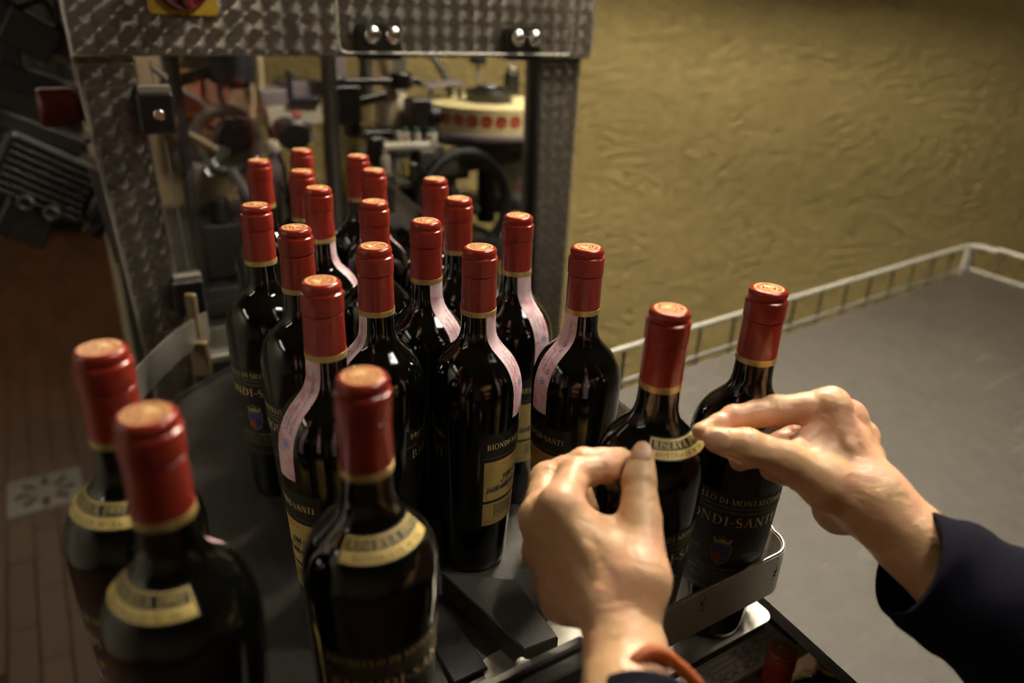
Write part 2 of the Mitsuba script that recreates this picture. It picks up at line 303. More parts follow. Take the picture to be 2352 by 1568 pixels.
GL = {
 'I': (U(_stem(.2, 0, 1)), .4), 'L': (U(_stem(.2, 0, 1), sbox(.2, 0, .66, .05), sbox(.61, 0, .66, .22)), .72),
 'E': (U(_stem(.2, 0, 1), sbox(.2, 0, .66, .05), sbox(.61, 0, .66, .2), sbox(.2, .95, .62, 1), sbox(.57, .82, .62, 1), sbox(.2, .48, .52, .53), sbox(.47, .41, .52, .6)), .74),
 'F': (U(_stem(.2, 0, 1), sbox(.2, .95, .62, 1), sbox(.57, .82, .62, 1), sbox(.2, .48, .52, .53), sbox(.47, .41, .52, .6)), .68),
 'T': (U(_stem(.36, 0, 1, t=False), sbox(.03, .95, .69, 1), sbox(.03, .8, .08, 1), sbox(.64, .8, .69, 1)), .72),
 'N': (U(_stem(.16, 0, 1, .06), _stem(.74, 0, 1, .06, b=False), _diag(.80, 0, .16, 1, .17)), .92),
 'M': (U(_stem(.16, 0, 1, .06), _stem(.96, 0, 1, .15), _diag(.56, 0, .17, 1, .15), _diag(.55, 0, .93, 1, .07)), 1.16),
 'V': (U(_diag(.42, 0, .13, 1, .16), _diag(.42, 0, .68, 1, .07), _sf(.13, .95), _sf(.69, .95)), .82),
 'A': (U(_diag(.14, 0, .42, 1, .07), _diag(.70, 0, .42, 1, .16), sbox(.24, .32, .6, .37), _sf(.14, 0), _sf(.70, 0)), .84),
 'U': (U(_stem(.2, .3, 1, b=False), _stem(.7, .3, 1, .06, b=False), _ring(.43, .3, .3, .3, .1, .06).intersection(sbox(0, -.1, 1, .31))), .9),
 'D': (U(_stem(.2, 0, 1), _bowl(.36, 0, 1, .46)), .9), 'B': (U(_stem(.2, 0, 1), _bowl(.34, .48, 1, .29), _bowl(.36, 0, .53, .34)), .78),
 'P': (U(_stem(.2, 0, 1), _bowl(.34, .44, 1, .31)), .72), 'R': (U(_stem(.2, 0, 1), _bowl(.34, .46, 1, .30), _diag(.72, 0, .40, .5, .16), _sf(.74, 0)), .86),
 'O': (_ring(.45, .5, .43, .52), .92), 'G': (U(_ring(.45, .5, .43, .52).difference(sbox(.6, .38, 1, .78)), _stem(.76, 0, .42, .13, b=False)), .92),
 'C': (_ring(.45, .5, .43, .52).difference(sbox(.62, .28, 1, .72)).union(sbox(.77, .62, .82, .9)), .84),
 'S': (_S(), .58), 'Z': (U(sbox(.06, .95, .66, 1), sbox(.06, .8, .1, 1), sbox(.06, 0, .68, .05), sbox(.63, 0, .68, .2), _diag(.13, 0, .58, 1, .16)), .74),
 'H': (U(_stem(.2, 0, 1), _stem(.76, 0, 1), sbox(.2, .48, .76, .53)), .96), ' ': (Polygon(), .36), '-': (sbox(.06, .36, .36, .44), .42), '.': (Point(.1, .07).buffer(.08), .22),
 ',': (_diag(.06, -.12, .12, .12, .09), .22), '"': (U(sbox(.03, .72, .09, 1), sbox(.16, .72, .22, 1)), .28), "'": (sbox(.03, .72, .09, 1), .14), 'o': (_ring(.16, .78, .16, .2, .06, .05), .36),
 '0': (_ring(.3, .5, .28, .51), .62), '1': (U(_stem(.28, 0, 1, t=False), _diag(.08, .82, .28, 1, .08)), .5),
 '2': (U(_path([(.08, .76), (.14, .93), (.3, .97), (.45, .88), (.46, .72), (.34, .45), (.08, .05)], [.08, .05, .06, .13, .13, .07]), sbox(.06, 0, .54, .09)), .6),
 '3': (U(_path([(.08, .84), (.25, .97), (.43, .86), (.40, .62), (.24, .53), (.45, .44), (.48, .18), (.25, .03), (.06, .14)], [.05, .06, .13, .08, .06, .13, .1, .06])), .58),
 '4': (U(_stem(.42, 0, 1, .12, t=False), _diag(.06, .28, .40, 1, .06), sbox(.04, .25, .56, .31)), .6),
 '5': (U(sbox(.12, .93, .5, 1), sbox(.12, .52, .17, 1), _path([(.14, .54), (.33, .58), (.48, .42), (.46, .16), (.25, .03), (.06, .12)], [.05, .08, .14, .1, .06])), .58),
 '6': (U(_ring(.3, .31, .26, .32, .13), _path([(.06, .34), (.12, .7), (.44, .98)], [.13, .06])), .6),
 '7': (U(sbox(.05, .9, .54, 1), sbox(.05, .76, .09, 1), _diag(.20, 0, .48, .95, .12)), .58),
 '8': (U(_ring(.3, .73, .22, .27, .1), _ring(.3, .26, .27, .28, .12)), .6),
 '9': (U(_ring(.3, .69, .26, .32, .13), _path([(.54, .66), (.48, .3), (.16, .02)], [.13, .06])), .6),
}
def text(s, h, width=None, spacing=.06, center=True):
    """Lettering as one shapely area, capitals h tall, its middle (or left end) at the origin; width squeezes or stretches it."""
    x, g = 0, []
    for c in s:
        gl, w = GL[c]
        if not gl.is_empty: g.append(affinity.translate(gl, x, 0))
        x += w + spacing
    x -= spacing; out = affinity.scale(unary_union(g), h, h, origin=(0, 0)); L = x * h
    if width: out = affinity.scale(out, width / L, 1, origin=(0, 0)); L = width
    return affinity.translate(out, -L / 2 if center else 0, 0)

# ------------------------------------------------------------------ the wine bottles
HB, HC = .315, .0577
from scipy.interpolate import PchipInterpolator
_pz = np.array([.0, .0022, .007, .012, .06, .12, .175, .188, .197, .205, .212, .218, .224, .23, .236, .243, .26])
_pr = np.array([.0282, .0310, .0320, .0323, .0348, .0380, .0402, .0403, .0394, .0373, .0342, .0302, .0245, .0192, .0163, .0150, .0145])
RAD = PchipInterpolator(_pz, _pr)
_zz = np.linspace(.007, .26, 600); _ss = np.concatenate([[0], np.cumsum(np.hypot(np.diff(_zz), np.diff(RAD(_zz))))])
def arc(z): return np.interp(z, _zz, _ss)
def z_of(s): return np.interp(s, _ss, _zz)
def wrap(mesh2, mode, off, rref=.039, z0=0.):
    """Lays flat print (v2, f) on the glass. mode 'round': x runs round, y is height; 'slope': y is the way along the glass up from z0; 'strip': x is the way round in metres at every height."""
    v, f = mesh2
    m = trimesh.Trimesh(np.column_stack([v, np.zeros(len(v))]), f, process=False)
    vv, ff = trimesh.remesh.subdivide_to_size(m.vertices, m.faces, .0032, max_iter=9)
    z = vv[:, 1] if mode == 'round' else z_of(arc(z0) + vv[:, 1])
    r = RAD(z); az = vv[:, 0] / (r if mode == 'strip' else rref)
    dr_ = np.gradient(RAD(_zz), _zz); sl = np.interp(z, _zz, dr_); ln = np.hypot(1, sl)
    R = r + off / ln; Z = z - off * sl / ln
    return np.column_stack([R * np.sin(az), -R * np.cos(az), Z]), ff
def patch(w, y0, y1, nx, ny):
    m = sheet((-w, y0, 0), (2 * w, 0, 0), (0, y1 - y0, 0), nx, ny); return m.vertices[:, :2], m.faces
def wmesh(mv): return trimesh.Trimesh(mv[0], mv[1], process=False)
def colored(parts, mode, off, **k):
    """Print of several colours on one sheet: [(area or areas, rgb)] -> mesh and its vertex colours."""
    V, F, C, o = [], [], [], 0
    for g, c in parts:
        if g.is_empty: continue
        v, f = wrap(flat(g), mode, off, **k); V.append(v); F.append(f + o); C.append(np.tile(c, (len(v), 1))); o += len(v)
    return trimesh.Trimesh(np.vstack(V), np.vstack(F), process=False), np.vstack(C)
GOLD, CREAM, INK, REDINK, BLUE, CRIM = (.74, .55, .21), (.60, .46, .17), (.022, .03, .028), (.55, .09, .04), (.05, .075, .26), (.38, .05, .05)

glass_prof = [(0, .006), (.020, .004), (.0270, .0006)] + [(float(RAD(z)), float(z)) for z in np.concatenate([_pz[:3], np.linspace(.01, .19, 16), np.linspace(.193, .246, 36), [.25, .256, .2572]])] + [(.0143, .2574), (0, .2574)]
glass_mesh = lathe(glass_prof, 72)
zb = HB - HC
cap_prof = [(.0146, zb), (.01515, zb + .0002), (.01512, zb + .0048), (.01508, zb + .005), (.0147, .2903), (.0146, .2912), (.0141, .2916), (.0141, .2920), (.0150, .2924), (.0153, .2930), (.0153, .3055), (.0150, .3066), (.0142, .3070),
            (.0135, .3076), (.0135, .3092), (.0142, .3100), (.0143, .3112), (.0140, .3128), (.0133, .3141), (.0122, .3149), (.0112, .3150), (0, .3150)]
cap_prof = [(r, z) for r, z in cap_prof]
def dense(prof, d=.0009):
    out = [prof[0]]
    for a, b in zip(prof[:-1], prof[1:]):
        k = max(1, int(math.hypot(b[0] - a[0], b[1] - a[1]) / .006)); out += [(a[0] + (b[0] - a[0]) * i / k, a[1] + (b[1] - a[1]) * i / k) for i in range(1, k + 1)]
    return out
cap_mesh = lathe([(0, zb)] + dense(cap_prof), 64)
band_mesh = lathe([(.01505, zb - .0001), (.01535, zb), (.01533, zb + .0047), (.01500, zb + .0048), (.01505, zb - .0001)], 64)
# the gold print on top: a toothed rim, a ring of letters, a crowned shield
teeth = [affinity.rotate(sbox(.0101, -.00022, .0109, .00022), a, origin=(0, 0)) for a in np.arange(0, 360, 5.)]
ring_t = []
for i, c in enumerate('BRUNELLO DI MONTALCINO  GREPPO  '):
    g, w = GL[c]
    if not g.is_empty: ring_t.append(affinity.rotate(affinity.translate(affinity.scale(g, .0017, .0017, origin=(0, 0)), -w * .00085, .0075), -i * 360 / 32, origin=(0, 0)))
shield = Polygon([(-.0032, .002), (.0032, .002), (.0032, -.001), (.0018, -.0034), (0, -.0044), (-.0018, -.0034), (-.0032, -.001)])
crown = Polygon([(-.0034, .0024), (-.0042, .0052), (-.0021, .0038), (0, .0058), (.0021, .0038), (.0042, .0052), (.0034, .0024)])
sprig = [affinity.rotate(affinity.translate(_ell(0, 0, .0004, .0011), .0056, 0), a, origin=(0, 0)) for a in list(range(-70, 71, 14)) + list(range(110, 251, 14))]
med = unary_union(teeth + [Point(0, 0).buffer(.0101, 24).difference(Point(0, 0).buffer(.0096, 24)), Point(0, 0).buffer(.0070, 24).difference(Point(0, 0).buffer(.0067, 24)),
      shield.difference(shield.buffer(-.0006)), shield.intersection(affinity.rotate(sbox(-.0006, -.01, .0006, .01), 35)), crown] + ring_t + sprig)
mv, mf = flat(med); med_mesh = trimesh.Trimesh(np.column_stack([mv, np.full(len(mv), .31512)]), mf, process=False)

front_base = wmesh(wrap(patch(.0505, .0555, .1575, 60, 12), 'round', .00012))
dots = [Point(x, .1155 - .0009 * abs(x) / .003).buffer(.0007, 4) for x in (-.006, -.003, 0, .003, .006)]
sh = Polygon([(-.0085, .1075), (.0085, .1075), (.0085, .0985), (.0062, .0905), (0, .0862), (-.0062, .0905), (-.0085, .0985)])
cw = Polygon([(-.0065, .1085), (-.0082, .1135), (-.0042, .1115), (0, .114), (.0042, .1115), (.0082, .1135), (.0065, .1085)])
front_print, front_cols = colored([
    (affinity.translate(text('BRUNELLO DI MONTALCINO', .0052, .092), 0, .1482), GOLD),
    (affinity.translate(text('DENOMINAZIONE DI ORIGINE CONTROLLATA E GARANTITA', .0018, .074), 0, .1440), (.36, .28, .12)),
    (sbox(-.05, .1408, .05, .1412).union(sbox(-.05, .1395, .05, .1398)), (.30, .23, .09)),
    (affinity.translate(text('BIONDI-SANTI', .0092, .088), 0, .1268), GOLD),
    (unary_union(dots + [cw]), (.45, .34, .13)), (sh.difference(sh.buffer(-.0005)), (.40, .33, .17)),
    (sh.buffer(-.0005).intersection(sbox(-1, .0995, 1, 1)), BLUE), (sh.buffer(-.0005).intersection(sbox(-1, 0, 0, .0990)), CRIM), (sh.buffer(-.0005).intersection(sbox(0, 0, 1, .0990)), (.05, .05, .17)),
    (affinity.translate(text('PROPRIA', .0020, .013), .026, .0975), (.4, .31, .13)), (affinity.translate(text('PRODUZIONE', .0020, .015), -.026, .0975), (.4, .31, .13)),
    (affinity.translate(text('TENUTA "GREPPO"', .0030, .040), 0, .0802), (.42, .33, .14)),
    (affinity.translate(text('IMBOTTIGLIATO ALL ORIGINE DAL VITICOLTORE', .0019, .056), 0, .0755), (.36, .28, .12)),
    (affinity.translate(text('MONTALCINO ITALIA', .0019, .030), 0, .0718), (.36, .28, .12)), (affinity.translate(text('PRODOTTO IN ITALIA', .0019, .050), 0, .0681), (.34, .26, .11)),
    (sbox(-.05, .0586, .05, .059), (.30, .23, .09))], 'round', .00024)
back_base = wmesh(wrap(patch(.0288, .0565, .1575, 40, 12), 'round', .00012))
yel = sbox(-.0248, .0855, .0248, .1285).union(sbox(-.0248, .0572, .0248, .0825))
yv = wrap(flat(yel), 'round', .0002); back_panel = wmesh(yv)
r2 = np.random.default_rng(3)
def tree_line(x0, x1, y, n, hmin, hmax, slope):
    return unary_union([_ell(x, y + slope * (x - x0) + h * .5, w, h) for x, h, w in zip(r2.uniform(x0, x1, n), r2.uniform(hmin, hmax, n), r2.uniform(.0003, .0008, n))])
bars, bx = [], -.0125
while bx < .0125:
    w = r2.choice([.0004, .0004, .0008, .0012]); bars.append(sbox(bx, .066, bx + w, .080)); bx += w + r2.choice([.0004, .0006, .0009])
back_print, back_cols = colored([
    (affinity.translate(text('BIONDI-SANTI', .0056, .046), 0, .1418), GOLD), (sbox(-.0275, .1325, .0275, .1328), (.3, .23, .09)),
    (affinity.translate(text('"GREPPO"', .0030, .022), 0, .1228), REDINK),
    (unary_union([tree_line(-.021, .004, .0955, 40, .0012, .0042, .06), tree_line(-.004, .021, .1075, 40, .0010, .0036, .08), tree_line(-.01, .012, .1035, 24, .0004, .0012, .05), tree_line(.002, .02, .0975, 36, .0010, .0030, .05)]), INK),
    (unary_union(bars), INK), (affinity.translate(text('8 001100 199703', .0016, .026), -.001, .0640), INK),
    (affinity.translate(text('IMBOTTIGLIATO ALL ORIGINE', .0012, .046), 0, .0612), INK), (affinity.translate(text('MONTALCINO ITALIA 750', .0012, .046), 0, .0591), INK)], 'round', .0003)
Z0 = .2574; SL = arc(Z0) - arc(.168)
strip_base = wmesh(wrap(patch(.0102, -SL, 0, 10, 60), 'strip', .00035, z0=Z0))
def strip_print(num):
    def along(s, h, w, d, x): return affinity.translate(affinity.rotate(text(s, h, w), 90, origin=(0, 0)), x + h / 2, -d)     # letters that read up the strip
    def at(g, d, x): return affinity.translate(g, x, -d)
    return colored([(along('DOCG', .0034, .0130, .064, -.0068), (.30, .13, .17)), (along('LITRI 0,750', .0023, .0145, .047, -.0056), (.22, .12, .15)),
        (along('AAH ' + num, .0030, .0215, .046, -.0008), (.04, .03, .04)), (along('BRUNELLO DI MONTALCINO', .0025, .053, .032, .0046), (.06, .04, .05)),
        (along('CONSORZIO DEL VINO', .0018, .018, .084, -.0045), (.50, .28, .33)), (along('ITALIA', .0015, .008, .088, .0045), (.4, .2, .26)),
        (at(_ring(0, 0, .0046, .0046, .0006, .0006), .067, .0022), (.42, .24, .30)),
        (at(unary_union([affinity.rotate(_ell(0, .0020, .0007, .0013), q, origin=(0, 0)) for q in range(0, 360, 45)]), .067, .0022), (.20, .26, .45))], 'strip', .00055, z0=Z0)
# the little collar label on the shoulder
ZV = .2275; VL = arc(ZV) - arc(.2148); VR = .0282
def collar(off):
    W = .0290
    base = wrap(patch(W, -VL, 0, 44, 10), 'slope', off, rref=VR, z0=ZV)
    Y = (.62, .47, .16)
    frame = sbox(-W + .0010, -VL + .0010, W - .0010, -.0012).difference(sbox(-W + .0021, -VL * .54, W - .0021, -.0023))
    pr = [(frame, Y), (affinity.translate(text('RISERVA 1997', .0052, .0490), 0, -VL * .54 + .0011), Y),
          (affinity.translate(text('BOTTIGLIA No 15', .0032, .0420), 0, -VL + .0026), (.05, .045, .03))]
    V, F, C, o = [], [], [], 0
    for k, (q, c) in enumerate(pr):
        v, f = flat(q); v2, f2 = wrap((v * [1, 1], f), 'slope', off + .0002 + .0001 * k, rref=VR, z0=ZV); V.append(v2); F.append(f2 + o); C.append(np.tile(c, (len(v2), 1))); o += len(v2)
    return wmesh(base), trimesh.Trimesh(np.vstack(V), np.vstack(F), process=False), np.vstack(C)
PR = {}
def shared(key, mesh, bsdf, smooth=30, **kw):
    if key not in PR: PR[key] = mikit.ply(mesh, 'mat_' + bsdf, smooth, **kw)
    return PR[key]
cv_base, cv_print, cv_cols = collar(.00015)
def bottle(x, y, az, label, num='05357370', vintage=False, z=0., group=None, tilt=None, lab=180.):
    i = sum(1 for k in labels if k.startswith('wine_bottle') and '__' not in k); key = 'wine_bottle' if i == 0 else f'wine_bottle_{i:03d}'
    W = T().translate([x, y, z]).rotate([0, 0, 1], az)
    if tilt is not None: W = T().translate([x, y, z]) @ tilt @ T().rotate([0, 0, 1], az)
    W2 = W @ T().rotate([0, 0, 1], 180); WB = W @ T().rotate([0, 0, 1], lab)
    def put(part, d, w=W): scene[key + '__' + part] = {**d, 'to_world': w}
    put('glass_body', shared('glass', glass_mesh, 'glass', 40))
    put('capsule', shared('cap', cap_mesh, 'capsule', 35)); put('capsule__gold_band', shared('band', band_mesh, 'gold', 35)); put('capsule__medallion', shared('med', med_mesh, 'gold_print', False))
    put('front_label', shared('fb', front_base, 'black_paper', True)); put('front_label__lettering', shared('fp', front_print, 'print', False, color=front_cols))
    put('back_label', shared('bb', back_base, 'black_paper', True), WB); put('back_label__yellow_panel', shared('by', back_panel, 'yellow_paper', True), WB); put('back_label__lettering', shared('bp', back_print, 'print_matte', False, color=back_cols), WB)
    if ('s', num) not in PR:
        m, c = strip_print(num); PR['s', num] = mikit.ply(m, 'mat_print_matte', False, color=c)
    put('neck_strip', shared('sb', strip_base, 'pink_paper', True), W2); put('neck_strip__lettering', PR['s', num], W2)
    labels[key + '__neck_strip'] = {'label': 'pink paper state seal strip running down from under the capsule'}
    if vintage:
        put('collar_label', shared('cb', cv_base, 'black_paper', True)); put('collar_label__lettering', shared('cp', cv_print, 'print_matte', False, color=cv_cols))
        labels[key + '__collar_label'] = {'label': 'small curved black and yellow vintage label on the shoulder'}
    tag(key, label, 'bottle', group)
    return key
RD = 'red-capped dark wine bottles on the table'
BOT = [
 (-.0782, .3468, 36, 'wine bottle with yellow collar label nearest the camera, in front of the strip-sealed bottles', '05357376', 1),
 (-.1698, .2988, -15, 'blurred wine bottle with collar label at the bottom left, nearer of the two left ones', '05357373', 1),
 (-.2271, .3664, -25, 'leftmost blurred wine bottle with collar label, in front of the floor drain', '05357372', 1),
 (-.1364, .4898, 137, 'wine bottle with pink strip to the left and yellow back label, behind the collar-labelled ones', '05357370', 0),
 (-.1151, .5768, 118, 'wine bottle with pink strip on its left side, left of the yellow-labelled middle bottle', '05357374', 0),
 (-.0298, .5868, -110, 'middle wine bottle with full yellow back label and barcode, pink strip on its right', '05357375', 0),
 (.0599, .6001, 123, 'wine bottle with wide readable pink strip just left of the hands', '05357377', 0),
 (.0009, .6952, -132, 'wine bottle against the right steel post with pink strip on its right shoulder', '05357371', 0),
 (-.0837, .6613, -120, 'wine bottle behind the middle one with pink strip running to the right shoulder', '05357369', 0),
 (-.1922, .6201, -5, 'wine bottle just right of the crested one, gold lettering on its black front label', '05357379', 0),
 (-.2503, .6913, -15, 'wine bottle at the left edge of the group, red and blue crest on its label', '05357378', 0),
 (-.1434, .7248, 60, 'wine bottle in the heart of the group, directly behind the left strip bottle', '05357368', 0),
 (-.0617, .7545, 20, 'wine bottle in front of the black hoop, cap left of the right-hand strip bottle', '05357367', 0),
 (-.2120, .7738, -88, 'wine bottle behind the crested pair with a sliver of pink strip at its neck', '05357366', 0),
 (-.0961, .8441, 60, 'farthest right wine bottle in front of the grey gearbox', '05357365', 0),
 (-.1728, .8783, -60, 'wine bottle whose cap overlaps the one behind it beside the yellow tag', '05357364', 0),
 (-.2512, .8545, -100, 'wine bottle in the back left, its cap below the farthest cap', '05357363', 0),
 (-.3178, .9038, 60, 'leftmost of the back row wine bottles by the clear guard', '05357362', 0),
 (-.2095, .9630, 30, 'wine bottle in the back row just right of the yellow tag', '05357361', 0),
 (-.2890, .9868, -40, 'farthest wine bottle, at the outlet of the labelling machine', '05357360', 0),
 (.1056, .4650, 29, 'wine bottle being labelled between the two hands', '05357380', 0),
 (.1874, .5159, -17, 'rightmost wine bottle on the steel plate inside the bent guard bar', '05357381', 0),
]
for b in BOT: bottle(*b[:4], num=b[4], vintage=bool(b[5]), group=RD, lab={'05357375': 162., '05357377': 188.}.get(b[4], 180.))
# the bottle in the crate below the table and one lying beside it
bottle(.2990, .5804, 40, 'red-capped wine bottle standing low in the gap left of the ribbed mat edge', num='05357382', z=-.4206)
bottle(.3730, .6150, 10, 'wine bottle half hidden under the ribbed mat edge, only its dark shoulder showing', num='05357383', z=-.4206)
CR = np.eye(4); CR[:3, 0] = E1; CR[:3, 1] = E2; CR[:3, 3] = (.2477, .5134, 0)
for k_, b_ in (('bottle_crate__floor', (.005, .26, -.13, .0425, -.436, -.4208)), ('bottle_crate__side', (.005, .26, -.142, -.1305, -.47, -.30)), ('bottle_crate__side', (-.008, .0045, -.142, .0425, -.47, -.30)), ('bottle_crate__side', (.2605, .272, -.142, .0425, -.47, -.30)), ('bottle_crate__foot', (-.008, .03, -.142, -.10, FLOOR, -.4705)), ('bottle_crate__foot', (.235, .272, -.142, -.10, FLOOR, -.4705)), ('bottle_crate__foot', (-.008, .03, .0, .0425, FLOOR, -.4705)), ('bottle_crate__foot', (.235, .272, .0, .0425, FLOOR, -.4705))):
    m_ = box(*b_, .002); m_.apply_transform(CR); add(k_, m_, 'tan')
tag('bottle_crate', 'wooden crate stand in the dark below the table corner, holding two more bottles', 'crate')
# the collar label still in the fingers, a little off the glass
def held(mesh2, off):
    """The label as the fingers bend it: a slanting band that stands off the glass at its upper edge."""
    v, f = mesh2; m = trimesh.Trimesh(np.column_stack([v, np.zeros(len(v))]), f, process=False)
    vv, ff = trimesh.remesh.subdivide_to_size(m.vertices, m.faces, .003, max_iter=9)
    t = -vv[:, 1] / VL; r = .0238 + .0112 * t + off * .7; az = vv[:, 0] / .0305
    z = .2296 - .0118 * t + off * .7 + .0016 * (vv[:, 0] / .029) ** 2
    return np.column_stack([r * np.sin(az), -r * np.cos(az) - .0012, z]), ff
Y_ = (.62, .47, .16); LW = .0250
lv = [(sbox(-LW + .0010, -VL + .0010, LW - .0010, -.0012).difference(sbox(-LW + .0021, -VL * .56, LW - .0021, -.0023)), Y_), (affinity.translate(text('RISERVA 1997', .0056, .0420), 0, -VL * .56 + .0012), Y_), (affinity.translate(text('BOTTIGLIA No 15', .0034, .0380), 0, -VL + .0027), (.05, .045, .03))]
V, F, C, o = [], [], [], 0
for k, (g, c) in enumerate(lv):
    v2, f2 = held(flat(g), .0003 + .00015 * k); V.append(v2); F.append(f2 + o); C.append(np.tile(c, (len(v2), 1))); o += len(v2)
WL = T().translate([.1066, .4632, 0]).rotate([0, 0, 1], 25)
scene['collar_label__paper'] = {**mikit.ply(wmesh(held(patch(LW, -VL, 0, 44, 10), 0)), 'mat_black_two', True), 'to_world': WL}
scene['collar_label__lettering'] = {**mikit.ply(trimesh.Trimesh(np.vstack(V), np.vstack(F), process=False), 'mat_print_matte', False, color=np.vstack(C)), 'to_world': WL}
tag('collar_label', 'curved black and yellow RISERVA 1997 label held at both ends by fingertips', 'label')

# ------------------------------------------------------------------ the turntable and its rails
CT, RT = np.array([-.020, .750]), .437
c0 = np.array([.2477, .5134]); a_, b_ = E1[:2], E2[:2]
def q2(s, n): return tuple(c0 + a_ * s + b_ * n)
half = Polygon([q2(-3, .001), q2(-.004, .001), q2(-.012, .30), q2(-.012, 3), q2(-3, 3)])
top = Point(*CT).buffer(RT, 96).union(Polygon([q2(-.515, .001), q2(-.2, .001), q2(-.2, .2), q2(-.515, .172)])).intersection(half).intersection(Polygon([(-.456, .812), (-.3056, .4133), (-.255, .28), (1, .28), (1, 3), (-.456, 3)]))
add('bottle_table__top', moved(prism(top.buffer(-.001), .012), (0, 0, -.0125)), 'table', 30)
rimg = top.buffer(.006).difference(top).difference(Polygon([q2(-.5, -.02), q2(.1, -.02), q2(.1, .5), q2(-.02, .5), q2(-.02, .02), q2(-.5, .02)]))
add('bottle_table__rim', moved(prism(max(geoms(rimg), key=lambda g: g.area), .018), (0, 0, -.0155)), 'black_iron', 30)
# the fixed plate along the near side, its free corner rounded
pl = Polygon([q2(-.275, 0), q2(.004, 0), q2(.004, .12), q2(-.015, .30), q2(-.05, .30), q2(-.075, .11), q2(-.255, .09)]).buffer(-.012).buffer(.012, 8)  # cut back behind the bottles so the dark table stands in for shadow
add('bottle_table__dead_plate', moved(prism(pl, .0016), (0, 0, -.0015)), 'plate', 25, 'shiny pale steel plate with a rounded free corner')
add('bottle_table__pedestal', moved(lathe([(0, FLOOR), (.22, FLOOR), (.22, FLOOR + .03), (.09, FLOOR + .08), (.075, -.10), (.14, -.04), (.17, -.0127), (0, -.0127)], 40), (-.08, .80, 0)), 'dark_paint')
tag('bottle_table', 'round dark metal bottle table with a straight near edge, under the standing bottles', 'table')
# bent flat bar round the free corner of the plate
def strip_bar(path, z0, z1, th, rnd=0):
    g = LineString(path).buffer(th / 2, cap_style=2, join_style=2)
    return moved(prism(g, z1 - z0), (0, 0, z0))
corner = [q2(-.004 + .022 * math.sin(t) - .018, 0.0155 - .022 * math.cos(t) + .003) for t in np.linspace(0, math.pi / 2, 10)]
far = [(.2365, .5465), (.1345, .7400), (.120, .768)]
bar_path = [q2(-.165, -.0035)] + corner + far
bar = trimesh.creation.extrude_polygon(LineString(bar_path).buffer(.0016, cap_style=2, join_style=1), .0425, engine='earcut'); bar.apply_translation((0, 0, .0425))
add('guide_rail__guide_bar', bar, 'bar_steel', 30, 'bent flat steel guide bar with a bright top edge')
edge = tube([(*p, .0853) for p in bar_path], .0014, 6); add('guide_rail__guide_bar__bright_edge', edge, 'bright_steel')  # brighter steel along the top edge of the bar
for p in (q2(-.155, .006), (.148, .722)): add('guide_rail__bar_post', cyl((*p, 0), (*p, .0845), .004, 12), 'steel')
def wear(px, pz, w, h, seed):
    r = np.random.default_rng(seed); g = unary_union([_ell(px + r.normal(0, w), pz + r.normal(0, h), abs(r.normal(0, .0005)) + .0003, abs(r.normal(0, .0010)) + .0005) for _ in range(12)])
    v, f = flat(g); c2 = np.array([*q2(0, -.0055), 0]); return trimesh.Trimesh(c2 + v[:, :1] * E1 + v[:, 1:] * np.array([0, 0, 1.]), f, process=False)
add('guide_rail__guide_bar__scuff', wear(-.022, .066, .0016, .008, 1), 'black_matte', False)
add('guide_rail__guide_bar__scuff', wear(-.108, .069, .0020, .005, 2), 'black_matte', False)
# black clamp rail with bolted blocks that carries on to the left
def nb(s0, s1, n0, n1, z0, z1, r=.0015):                                # a box along the near edge
    R = np.eye(4); R[:3, 0] = E1; R[:3, 1] = E2; R[:2, 3] = c0
    m = box(s0, s1, n0, n1, z0, z1, r); m.apply_transform(R); return m
def npt(s, n, z): return np.array([*q2(s, n), z])
add('guide_rail__clamp_rail', nb(-.62, -.222, -.002, .006, .058, .0885), 'black_iron')
add('guide_rail__clamp_block', nb(-.300, -.2235, -.014, -.002, .040, .0835), 'black_iron')
add('guide_rail__clamp_block', nb(-.410, -.305, -.016, -.002, .040, .0835), 'black_iron')
for s in (-.262, -.330, -.385):
    add('guide_rail__bolt', cat_(cyl(npt(s, -.014, .062), npt(s, -.021, .062), .0062, 6), cyl(npt(s, -.021, .062), npt(s, -.027, .062), .0038, 12)), 'dull_steel')
for s in (-.265, -.335):
    add('guide_rail__bolt', cat_(cyl(npt(s, .006, .074), npt(s, .013, .074), .0075, 6), cyl(npt(s, .013, .074), npt(s, .018, .074), .004, 12)), 'zinc')
for s in (-.29, -.42, -.55): add('guide_rail__rail_bracket', nb(s - .008, s + .008, .006, .030, .0002, .058), 'black_iron')
# dark plastic wedge that steers the bottles
wd = Polygon([(-.0543, .5256), (.0123, .5225), (.0488, .4563), (.0212, .4412)])
add('wedge_guide__plate', slab(wd, .0003, .0250, .0012), 'dusty', 20)
tag('wedge_guide', 'dusty black plastic wedge on the table in front of the bottles, left of the wrist', 'wedge')
lw = Polygon([(-.060, .470), (-.036, .487), (-.008, .441), (-.034, .424)])
add('wedge_guide__floor_strip', slab(lw, .0003, .0045, .001), 'black_matte', 20)
